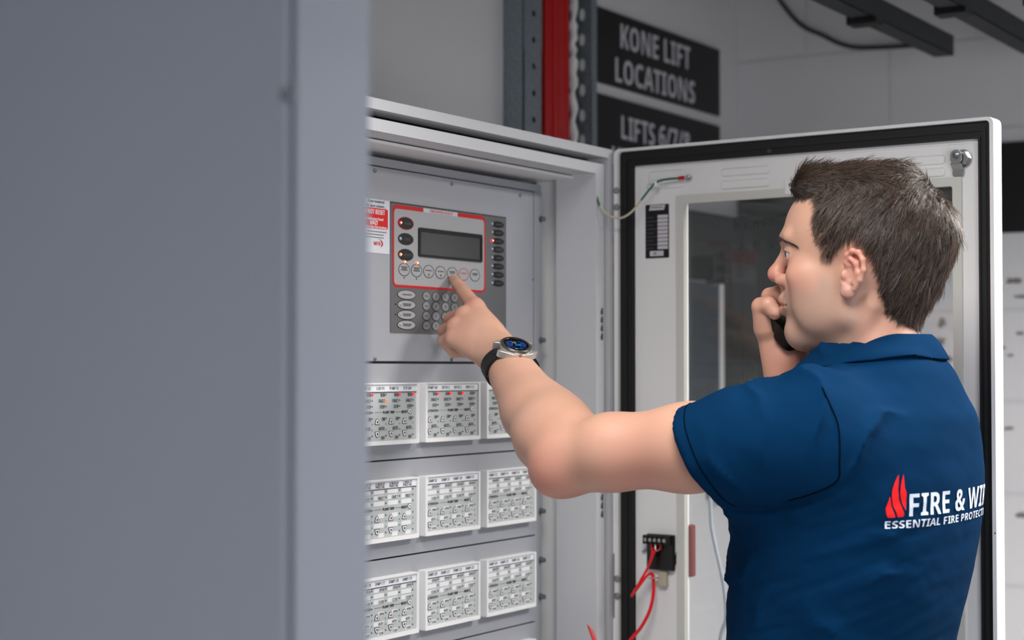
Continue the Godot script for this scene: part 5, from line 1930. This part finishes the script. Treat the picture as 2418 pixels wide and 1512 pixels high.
func hair(body: Node3D, _hf: Field) -> void:
	var f := Field.new()
	f.ell(Vector3(0.0225, 0.0370, 0), Vector3(0.0850, 0.0880, 0.0775), 0.015)
	f.ell(Vector3(-0.030, 0.054, 0), Vector3(0.0620, 0.0720, 0.0670), 0.02)
	f.ell(Vector3(0.0370, -0.008, 0), Vector3(0.0560, 0.0520, 0.0600), 0.02)
	f.ell(Vector3(0.0650, 0.044, 0), Vector3(0.0430, 0.0400, 0.050), 0.03)
	f.cone(Vector3(0.018, -0.03, 0), Vector3(0.0200, -0.085, 0), 0.0550, 0.0455, 0.02)
	f.cone(Vector3(-0.059, 0.1045, 0.024), Vector3(-0.059, 0.1045, -0.024), 0.0230, 0.0230, 0.025)
	f.ell(Vector3(0.006, 0.100, 0), Vector3(0.070, 0.0300, 0.050), 0.02)
	var nz := FastNoiseLite.new()
	nz.seed = 31
	nz.frequency = 1.0
	nz.fractal_octaves = 2
	f.folds = func(p: Vector3) -> float:
		return 0.0022 * nz.get_noise_3d(p.x * 95.0, p.y * 60.0, p.z * 95.0)
	var sk := Pelt.new()
	var cut := func(_p: Vector3, _n: Vector3) -> Color:
		return Color(1, 1, 1)
	sk.net(f, Vector3(-0.112, -0.095, -0.088), Vector3(0.130, 0.150, 0.088), 0.0030, cut)
	# keep only what lies inside the hairline; sink the rim into the skin
	var keep := PackedFloat32Array()
	var rim := PackedVector3Array()
	for i in sk.v.size():
		var p := sk.v[i]
		var h := hair_inside(p.x, p.y)
		keep.append(h)
		rim.append(p - sk.n[i] * 0.009 * smoothstep(0.010, -0.003, h))
	var bulk := Sh.new()
	bulk.t = head_frame
	for i in range(0, sk.idx.size(), 3):
		var a := sk.idx[i]
		var b := sk.idx[i + 1]
		var d := sk.idx[i + 2]
		if minf(keep[a], minf(keep[b], keep[d])) > -0.003:
			bulk.tri(rim[a], rim[b], rim[d], sk.n[a], sk.n[b], sk.n[d])
	var hm := mat(Color(0.14, 0.105, 0.085), 0.6)
	var cap := put("hair", bulk, hm, body)
	var rng := RandomNumberGenerator.new()
	rng.seed = 9
	var whorl := Vector3(0.088, 0.100, -0.030)
	var st := Sh.new()
	st.t = head_frame
	var made := 0
	var tries := 0
	while made < 30000 and tries < 160000:
		tries += 1
		var i := rng.randi_range(0, sk.v.size() - 1)
		var h := keep[i]
		if h < -0.001:
			continue
		var p := rim[i] + Vector3(rng.randf_range(-1, 1), rng.randf_range(-1, 1), rng.randf_range(-1, 1)) * 0.0015
		if p.z < -0.03 and rng.randf() < 0.6:
			continue
		var n := sk.n[i]
		var top := smoothstep(0.085, 0.118, p.y) * smoothstep(0.075, 0.035, p.x)
		var away := (p - whorl)
		var flow := away.normalized() + Vector3(0.0, -0.55, 0) * (1.0 - top)
		flow = flow.lerp(Vector3(0.95, 0.05, 0.12), maxf(top, smoothstep(-0.02, -0.05, p.x) * smoothstep(0.085, 0.10, p.y)) * 0.85)
		if p.y < 0.050 and p.x > -0.01:
			flow = flow.lerp(Vector3(-0.28, -1.0, 0.0), 0.6)
		var clump := nz.get_noise_3d(p.x * 60.0 + 5.0, p.y * 38.0, p.z * 60.0)
		var clump2 := nz.get_noise_3d(p.x * 70.0 - 15.0, p.y * 50.0 + 30.0, p.z * 70.0)
		flow = (flow - n * flow.dot(n)).normalized()
		var side := n.cross(flow)
		flow = (flow + side * (clump * 0.65 + rng.randf_range(-0.12, 0.12))).normalized()
		var fade := smoothstep(-0.002, 0.020, h)
		var ln := lerpf(0.006, lerpf(0.023, 0.026, top), fade) * rng.randf_range(0.7, 1.2)
		var lift := lerpf(0.08, lerpf(0.035, 0.075, top), fade) + clump2 * 0.10 + rng.randf_range(-0.03, 0.05)
		var rr := lerpf(0.085, 0.065, top)
		var pts := PackedVector3Array()
		for q in 5:
			var s := ln * q / 4.0
			pts.append(p - n * 0.0012 + flow * s + n * (lift * s - s * s / (2.0 * rr)))
		var g := lerpf(0.60, 1.50, rng.randf()) * (1.0 + 0.7 * clump)
		st.col = Color(0.092 * g, 0.062 * g, 0.047 * g)
		strand(st, pts, 0.00031 if fade > 0.5 else 0.00020, 0.00010)
		made += 1
	# eyebrows
	for s in [1.0, -1.0]:
		for k in 300:
			var t := rng.randf()
			var base := Vector3(-0.1050, 0.0400, 0.009 * s).lerp(Vector3(-0.0710, 0.0290, 0.0575 * s), t) + Vector3(0.0, rng.randf_range(-0.0040, 0.0030) * (1.0 - 0.6 * t) + 0.0055 * sin(t * PI), 0)
			var dir := Vector3(0.45 + 0.45 * t, 0.35 - 0.75 * t, (0.85 - 0.25 * t) * s).normalized()
			base = surface_hit(_hf, base + Vector3(-0.025, 0, 0.022 * s * t), Vector3(0.025, 0, -0.022 * s * t).normalized())
			if not base.is_finite():
				continue
			var out := Vector3(-1.0, 0, 0.9 * s * t).normalized()
			st.col = Color(0.075, 0.052, 0.042) * rng.randf_range(0.6, 1.3)
			strand(st, PackedVector3Array([base - out * 0.0002, base + dir * 0.0035 + out * 0.0010, base + dir * 0.0065 + out * 0.0009]), 0.00022, 0.00008)
		var lash := PackedVector3Array()
		for q in [Vector3(-0.0735, 0.0215, 0.0470), Vector3(-0.0820, 0.0252, 0.0440), Vector3(-0.0890, 0.0262, 0.0380), Vector3(-0.0925, 0.0255, 0.0300)]:
			lash.append(Vector3(q.x - 0.0008, q.y, (q.z + 0.0004) * s))
		st.col = Color(0.03, 0.022, 0.018)
		st.tube(lash, PackedFloat32Array([0.0003, 0.0006, 0.0006, 0.0004]), 5)
	var sm := mat(Color(1, 1, 1), 0.38)
	sm.vertex_color_use_as_albedo = true
	put("hair_strands", st, sm, cap, true).set_meta("kind", "stuff")


func clothes(body: Node3D) -> void:
	shirt_field = make_shirt_field()
	var white := func(_p: Vector3, _n: Vector3) -> Color:
		return Color(1, 1, 1)
	var sk := Pelt.new()
	sk.net(shirt_field, Vector3(-0.26, 0.94, -0.24), Vector3(0.20, 1.63, 0.245), 0.0060, white)
	var navy := triplanar(mat(Color(0.020, 0.160, 0.285), 0.92, 0.0, 0.12), 14.0)
	navy.uv1_world_triplanar = false
	navy.normal_enabled = true
	navy.normal_texture = noise_tex(0.35, Color.BLACK, Color.WHITE, 44, true, 512, 3.0)
	navy.normal_scale = 0.25
	M.navy = navy
	var shirt := put_mesh("polo_shirt", sk.mesh(), navy, body)
	# seams: dark ridges laid on the cloth
	var seam := Sh.new()
	var arm := [Vector3(-0.046, 1.578, 0.30), Vector3(-0.036, 1.556, 0.30), Vector3(-0.029, 1.538, 0.30), Vector3(-0.027, 1.517, 0.30), Vector3(-0.0275, 1.494, 0.30), Vector3(-0.030, 1.474, 0.30), Vector3(-0.055, 1.460, 0.30), Vector3(-0.085, 1.450, 0.30)]
	var on := PackedVector3Array()
	for p in smooth_path(arm, 5):
		var q := surface_hit(shirt_field, p, Vector3(0, 0, -1))
		if q.is_finite():
			on.append(q)
	seam.tube(on, PackedFloat32Array([0.0011]), 6)
	var dark := mat(Color(0.004, 0.045, 0.09), 0.9, 0.0, 0.1)
	put("armhole_seam", seam, dark, shirt)
	var hem := Sh.new()
	var cuff := Vector3(-0.1861, 1.4874, 0.160)
	var cn := Vector3(-0.86, -0.43, -0.25).normalized()
	var u := cn.cross(Vector3.BACK).normalized()
	var w := cn.cross(u)
	var loop := PackedVector3Array()
	for i in 49:
		var a := TAU * i / 48.0
		var d := u * cos(a) + w * sin(a)
		var q := surface_hit(shirt_field, cuff - cn * 0.0185 + d * 0.11, -d)
		if q.is_finite() and (q - cuff).length() < 0.078:
			loop.append(q)
	hem.tube(loop, PackedFloat32Array([0.0008]), 6, false)
	put("cuff_stitching", hem, dark, shirt)
	collar(shirt, navy, dark)
	print_on_back(shirt)
	# trousers and shoes below the frame
	var tf := Field.new()
	tf.ell(Vector3(-0.03, 0.98, 0.0), Vector3(0.125, 0.13, 0.175), 0.03)
	for s in [-1.0, 1.0]:
		var hx := Vector3(-0.03 - 0.033 * s, 0.93, 0.085 * s)
		tf.cone(hx, hx + Vector3(0.0, -0.42, 0.01 * s), 0.092, 0.070, 0.03)
		tf.cone(hx + Vector3(0.0, -0.42, 0.01 * s), hx + Vector3(0.02, -0.84, 0.01 * s), 0.070, 0.058, 0.02)
	var ts := Pelt.new()
	ts.net(tf, Vector3(-0.2, 0.03, -0.22), Vector3(0.14, 1.12, 0.22), 0.012, white)
	put_mesh("trousers", ts.mesh(), mat(Color(0.05, 0.055, 0.07), 0.8), body)
	for s in [-1.0, 1.0]:
		var sf := Field.new()
		var o := Vector3(-0.01 - 0.033 * s, 0.0, 0.095 * s)
		sf.cone(o + Vector3(0.035, 0.045, 0.0), o + Vector3(-0.13, 0.035, 0.0), 0.045, 0.034, 0.02)
		sf.cone(o + Vector3(0.0, 0.06, 0.0), o + Vector3(0.0, 0.11, 0.0), 0.045, 0.05, 0.02)
		sf.plane(Vector3(0, 0.002, 0), Vector3.DOWN, 0.003)
		var ss := Pelt.new()
		ss.net(sf, o + Vector3(-0.20, -0.01, -0.08), o + Vector3(0.10, 0.18, 0.08), 0.008, white)
		put_mesh("shoe", ss.mesh(), mat(Color(0.04, 0.035, 0.03), 0.4), body)


func collar(shirt: Node3D, navy: Material, _dark: Material) -> void:
	# a folded band round the neck: angle 0 is the nape, + towards his left; rows run down the leaf
	var axis := Vector3(0.018, 0, 0.0)
	var turn := Basis(Vector3.UP, -0.30)
	var sh := Sh.new()
	var stitch := PackedVector3Array()
	var rows := []
	var steps := 56
	for i in steps + 1:
		var t := lerpf(-2.55, 2.55, float(i) / steps)
		var u := absf(t) / 2.55
		var top := 1.6385 - 0.004 * cos(t) * 0.0 + lerpf(0.003, -0.040, smoothstep(0.35, 1.0, u))
		var bot := lerpf(1.607, 1.580, smoothstep(0.30, 1.0, u)) + 0.004 * smoothstep(0.45, 0.15, u)
		var d := turn * Vector3(cos(t), 0, sin(t))
		var lean := Vector3(-0.030 * smoothstep(0.25, 1.0, u), 0, 0)
		var rt := lerpf(0.0645, 0.062, u)
		var rb := lerpf(0.082, 0.102, smoothstep(0.15, 0.9, u))
		var row := []
		for q in [[rt - 0.006, 1.590 - 0.02 * u], [rt - 0.005, top - 0.006], [rt - 0.003, top - 0.001], [rt, top], [rt + 0.0035, top - 0.003], [lerpf(rt, rb, 0.35) + 0.004, lerpf(top, bot, 0.35)], [lerpf(rt, rb, 0.72) + 0.004, lerpf(top, bot, 0.72)], [rb + 0.003, bot + 0.0015], [rb + 0.0015, bot - 0.001], [rb - 0.002, bot + 0.001], [rb - 0.010, bot + 0.010]]:
			row.append(axis + lean * (0.4 + 0.6 * clampf((top - q[1]) / 0.03, 0, 1)) + d * q[0] + Vector3(0, q[1], 0))
		rows.append(row)
		stitch.append((row[6] as Vector3).lerp(row[7], 0.62) + d * 0.0004)
	# the leaf lies on the cloth
	for row in rows:
		for q in range(4, 10):
			var p: Vector3 = row[q]
			var d := shirt_field.ev(p, shirt_field.everything)
			var want := 0.0045 if q < 8 else 0.0025
			if d < want:
				var g := shirt_field.grad(p, shirt_field.everything, 0.004)
				row[q] = p + g.normalized() * clampf(want - d, 0.0, 0.012)
	for i in steps:
		for j in 10:
			var nn := []
			for c in [[i, j], [i + 1, j], [i + 1, j + 1], [i, j + 1]]:
				var a: Vector3 = rows[mini(c[0] + 1, steps)][c[1]] - rows[maxi(c[0] - 1, 0)][c[1]]
				var b: Vector3 = rows[c[0]][mini(c[1] + 1, 10)] - rows[c[0]][maxi(c[1] - 1, 0)]
				nn.append(b.cross(a).normalized())
			sh.quad(rows[i][j], rows[i + 1][j], rows[i + 1][j + 1], rows[i][j + 1], nn[0], nn[1], nn[2], nn[3])
	put("collar", sh, navy, shirt)


func print_on_back(shirt: Node3D) -> void:
	# laid out flat on the left half of the back, then brought onto the cloth along the back's own normal
	var out := Vector3(0.55, 0.0, 0.835).normalized()
	var across := Vector3(0.835, 0.0, -0.55)
	var white := Sh.new()
	var red := Sh.new()
	var jobs := [[white, letters("FIRE & WIRE", 0.0250, 1.08, 0, true, 0.0004, 1.0), Vector2(0.0335, 0.0)], [white, letters("ESSENTIAL FIRE PROTECTION SERVICES", 0.0086, 1.50, 0, true, 0.0004, 1.0), Vector2(0.0, -0.0215)]]
	var flames := [
		[[0.006, -0.0155], [0.0170, -0.0155], [0.0145, -0.0085], [0.0110, 0.0000], [0.0090, 0.0125], [0.0055, 0.0060], [0.0025, -0.0030], [0.0030, -0.0105]],
		[[0.0215, -0.0155], [0.0300, -0.0150], [0.0310, -0.0110], [0.0265, -0.0010], [0.0225, 0.0110], [0.0215, 0.0250], [0.0230, 0.0420], [0.0165, 0.0320], [0.0125, 0.0210], [0.0120, 0.0085], [0.0150, -0.0020], [0.0185, -0.0095]],
		[[0.0330, -0.0070], [0.0345, 0.0020], [0.0345, 0.0165], [0.0310, 0.0270], [0.0305, 0.0420], [0.0262, 0.0300], [0.0250, 0.0165], [0.0275, 0.0050]],
	]
	for fl in flames:
		var poly := PackedVector2Array()
		for p in fl:
			poly.append(Vector2(p[0] - 0.003, p[1]) * Vector2(0.92, 0.84))
		var smooth := PackedVector2Array()
		for i in poly.size():
			for j in 4:
				smooth.append(poly[i].cubic_interpolate(poly[(i + 1) % poly.size()], poly[(i + poly.size() - 1) % poly.size()], poly[(i + 2) % poly.size()], j / 4.0).lerp(poly[i].lerp(poly[(i + 1) % poly.size()], j / 4.0), 0.5))
		var s := Sh.new()
		s.prism(smooth, 0.0, 0.0004)
		jobs.append([red, [s.v, s.n], Vector2.ZERO])
	var origin := Vector3(0.0290, 1.4440, 0.0) + out * 0.30 - across * 0.104
	for j in jobs:
		var vs: PackedVector3Array = j[1][0]
		var ns: PackedVector3Array = j[1][1]
		var hit := {}
		for i in range(0, vs.size(), 3):
			if maxf(ns[i].z, maxf(ns[i + 1].z, ns[i + 2].z)) < 0.7:
				continue
			var stack := [[vs[i], vs[i + 1], vs[i + 2]]]
			while stack.size():
				var t = stack.pop_back()
				var e0: float = (t[1] - t[0]).length()
				var e1: float = (t[2] - t[1]).length()
				var e2: float = (t[0] - t[2]).length()
				var m := maxf(e0, maxf(e1, e2))
				if m > 0.008:
					var k := 0 if e0 == m else (1 if e1 == m else 2)
					var a: Vector3 = t[k]
					var b: Vector3 = t[(k + 1) % 3]
					var c: Vector3 = t[(k + 2) % 3]
					var h := (a + b) * 0.5
					stack.append([a, h, c])
					stack.append([h, b, c])
					continue
				var q := []
				var qn := []
				for p in t:
					var key := Vector2(p.x, p.y)
					if not hit.has(key):
						var flat: Vector2 = key + j[2]
						var from := origin + across * flat.x + Vector3.UP * flat.y
						var w := surface_hit(shirt_field, from, -out)
						if not w.is_finite():
							hit[key] = [Vector3.INF, Vector3.UP]
							q.append(Vector3.INF)
							qn.append(Vector3.UP)
							continue
						var g := shirt_field.grad(w, shirt_field.everything, 0.003).normalized()
						hit[key] = [w + g * 0.0007, g]
					q.append(hit[key][0])
					qn.append(hit[key][1])
				if not (q[0].is_finite() and q[1].is_finite() and q[2].is_finite()):
					continue
				if maxf((q[0] - q[1]).length(), (q[1] - q[2]).length()) > 0.05:
					continue
				(j[0] as Sh).tri(q[0], q[1], q[2], qn[0], qn[1], qn[2])
	put("white_lettering", white, mat(Color(0.80, 0.84, 0.90), 0.6), shirt)
	put("red_flame_emblem", red, mat(Color(0.90, 0.0, 0.015), 0.55), shirt)


func watch(at: Transform3D) -> void:
	var ax := Vector3(-0.455, 0.504, -0.734).normalized()
	var nrm := Vector3(0.32, 0.837, 0.445).normalized()
	nrm = (nrm - ax * nrm.dot(ax)).normalized()
	var lat := ax.cross(nrm).normalized()
	var wc := Vector3(-0.4690, 1.5990, -0.1080)
	# x across the wrist, y towards the hand, z out of the dial
	var fr := Transform3D(Basis(lat, ax, nrm).orthonormalized(), wc + nrm * 0.0300)
	if fr.basis.determinant() < 0.0:
		fr.basis.x = -fr.basis.x
	var w := thing("wrist_watch", "round silver smart watch with black strap on the outstretched wrist", "watch", at * fr)
	var strap := Sh.new()
	var pts := []
	var k := 44
	for i in k + 1:
		var a := lerpf(0.62, TAU - 0.62, float(i) / k)
		var p := Vector3(sin(a) * 0.0365, 0, cos(a) * 0.0285 - 0.0285)
		pts.append(p)
	for i in k:
		var p: Vector3 = pts[i]
		var q: Vector3 = pts[i + 1]
		var d := (q - p).normalized()
		var o := Vector3(d.z, 0, -d.x)
		if o.dot(p + Vector3(0, 0, 0.0285)) < 0.0:
			o = -o
		var hw := 0.0112
		var th := o * 0.0026
		var n0 := ((p + Vector3(0, 0, 0.0285)) * Vector3(1, 0, 1.4)).normalized()
		var n1 := ((q + Vector3(0, 0, 0.0285)) * Vector3(1, 0, 1.4)).normalized()
		var y := Vector3(0, hw, 0)
		var yi := Vector3(0, hw - 0.001, 0)
		strap.quad(p + th - yi, q + th - yi, q + th + yi, p + th + yi, n0, n1, n1, n0)
		strap.quad(p - y, q - y, q + y, p + y, -n0, -n1, -n1, -n0)
		strap.quad(p - y, q - y, q + th - yi, p + th - yi, Vector3.DOWN, Vector3.DOWN, Vector3.DOWN, Vector3.DOWN)
		strap.quad(p + y, q + y, q + th + yi, p + th + yi, Vector3.UP, Vector3.UP, Vector3.UP, Vector3.UP)
	put("strap", strap, mat(Color(0.055, 0.058, 0.062), 0.5), w)
	var bk := Sh.new()
	for s in [[2.15, 0.013], [2.45, 0.0125]]:
		var a: float = s[0]
		bk.t = Transform3D(Basis(Vector3.UP, a), Vector3(sin(a) * 0.0385, 0, cos(a) * 0.0305 - 0.0285))
		bk.t = bk.t.translated_local(Vector3.ZERO)
		bk.box(Vector3(-0.0035, -s[1], -0.0022), Vector3(0.0035, s[1], 0.0030), 0.0012)
	put("strap_loop", bk, M.black, w)
	var turn := Transform3D(Basis(Vector3.RIGHT, PI / 2), Vector3.ZERO)
	var case := Sh.new()
	case.t = turn
	case.lathe(PackedVector2Array([Vector2(0.017, -0.0035), Vector2(0.0205, -0.002), Vector2(0.0218, 0.001), Vector2(0.0218, 0.0058), Vector2(0.0214, 0.0066), Vector2(0.0190, 0.0066)]), 48)
	var lug := Sh.new()
	var side := PackedVector2Array()
	for q in [[0.0, 0.0236], [0.010, 0.0226], [0.018, 0.0185], [0.0275, 0.0135], [0.0285, 0.0095], [0.0225, 0.0098], [0.0195, 0.0085]]:
		side.append(Vector2(q[0], q[1]))
	var whole := PackedVector2Array()
	for q in side:
		whole.append(q)
	for i in range(side.size() - 1, -1, -1):
		whole.append(Vector2(side[i].x, -side[i].y))
	for i in range(1, side.size()):
		whole.append(Vector2(-side[i].x, -side[i].y))
	for i in range(side.size() - 1, 0, -1):
		whole.append(Vector2(-side[i].x, side[i].y))
	lug.prism(whole, -0.0045, 0.0052, 0.0014)
	put("case", case, mat(Color(0.78, 0.76, 0.73), 0.3, 0.75), w)
	put("lugs", lug, mat(Color(0.80, 0.78, 0.75), 0.3, 0.7), w)
	var bz := Sh.new()
	bz.t = turn
	bz.lathe(PackedVector2Array([Vector2(0.0216, 0.0062), Vector2(0.0213, 0.0080), Vector2(0.0190, 0.0094), Vector2(0.0172, 0.0090), Vector2(0.0170, 0.0080)]), 48)
	put("bezel", bz, mat(Color(0.50, 0.49, 0.47), 0.25, 0.95), w)
	var sc := Sh.new()
	sc.prism(oval(0, 0, 0.0172, 0.0172, 40), 0.0070, 0.0084)
	var scr := put("screen", sc, mat(Color(0.006, 0.006, 0.008), 0.12), w)
	var rng := RandomNumberGenerator.new()
	rng.seed = 5
	var cy := Sh.new()
	var pu := Sh.new()
	var gy := Sh.new()
	for s in [-1.0, 1.0]:
		cy.ring(oval(0.0095 * s, -0.001, 0.0042, 0.0042, 24), oval(0.0095 * s, -0.001, 0.0033, 0.0033, 24), 0.0084, 0.00855)
		pu.prism(oval(0.0103 * s, -0.0012, 0.0013, 0.0015, 12), 0.0084, 0.00855)
		cy.prism(oval(0.0078 * s, -0.0008, 0.0010, 0.0006, 10), 0.0084, 0.00855)
		for i in 5:
			cy.prism(oval((0.0055 + 0.0018 * i) * s, 0.0065 + 0.0012 * (i % 2) - 0.0006 * i, 0.0008, 0.0006, 8), 0.0084, 0.00855)
			pu.prism(oval((0.0048 + 0.0021 * i) * s, 0.0085 - 0.0010 * i, 0.0008, 0.0006, 8), 0.0084, 0.00855)
			(cy if i % 2 == 0 else pu).prism(oval((0.0045 + 0.0020 * i) * s, -0.0075 - 0.0010 * (i % 3), 0.0009, 0.0006, 8), 0.0084, 0.00855)
	write(gy, "10", Vector3(-0.0022, 0.0045, 0.0084), 0.0048, 1.0, 1, true)
	write(cy, "08", Vector3(0.0020, -0.0015, 0.0084), 0.0052, 1.0, 1, true)
	cy.box(Vector3(0.0002, -0.0125, 0.0084), Vector3(0.0062, -0.0112, 0.0086), 0.0)
	gy.box(Vector3(-0.0052, -0.0128, 0.0084), Vector3(-0.0010, -0.0110, 0.0086), 0.0)
	put("cyan_marks", cy, glow(Color(0.0, 0.55, 0.95), 0.55, Color(0, 0.1, 0.2)), scr).set_meta("kind", "stuff")
	put("purple_marks", pu, glow(Color(0.42, 0.02, 0.85), 0.5, Color(0.1, 0, 0.2)), scr).set_meta("kind", "stuff")
	put("grey_marks", gy, mat(Color(0.5, 0.5, 0.5), 0.4), scr).set_meta("kind", "stuff")
	for i in 3:
		var a := -PI / 2 + 0.0 + 0.42 * (i - 1)
		var b := Sh.new()
		var d := Vector3(cos(a), sin(a), 0)
		b.t = Transform3D(Basis(Vector3(d.y, -d.x, 0), d, Vector3.BACK).orthonormalized(), d * 0.0214 + Vector3(0, 0, 0.0030))
		b.lathe(PackedVector2Array([Vector2(0.0024, 0), Vector2(0.0024, 0.0018), Vector2(0.0018, 0.0024), Vector2(0, 0.0025)]), 16)
		put("side_button", b, mat(Color(0.62, 0.52, 0.46), 0.3, 0.8), w)


func handset(at: Transform3D) -> void:
	# the black mouthpiece end of a handset gripped in his right hand
	var dir := Vector3(0.62, -0.70, 0.30).normalized()
	var face := Vector3(0.35, 0.55, 0.45)
	var x := face.cross(dir).normalized()
	var h := thing("handset", "black phone handset held in the raised fist below the man's mouth", "handset", at * Transform3D(Basis(x, dir, x.cross(dir)), Vector3(-0.1090, 1.6600, -0.058)))
	var b := Sh.new()
	b.prism(rrect(-0.0135, -0.030, 0.0135, 0.028, 0.007, 5), -0.009, 0.009, 0.004)
	put("body", b, M.black, h)
	var m := Sh.new()
	m.prism(rrect(-0.0165, 0.010, 0.0165, 0.043, 0.010, 6), -0.011, 0.012, 0.004)
	put("mouthpiece", m, mat(Color(0.012, 0.012, 0.014), 0.35, 0.0, 0.35), h)
	var g := Sh.new()
	for k in 3:
		g.box(Vector3(0.0162, 0.016 + 0.007 * k, -0.006), Vector3(0.0172, 0.0185 + 0.007 * k, 0.006), 0.0003)
	put("grip_ribs", g, M.black, h).set_meta("kind", "stuff")
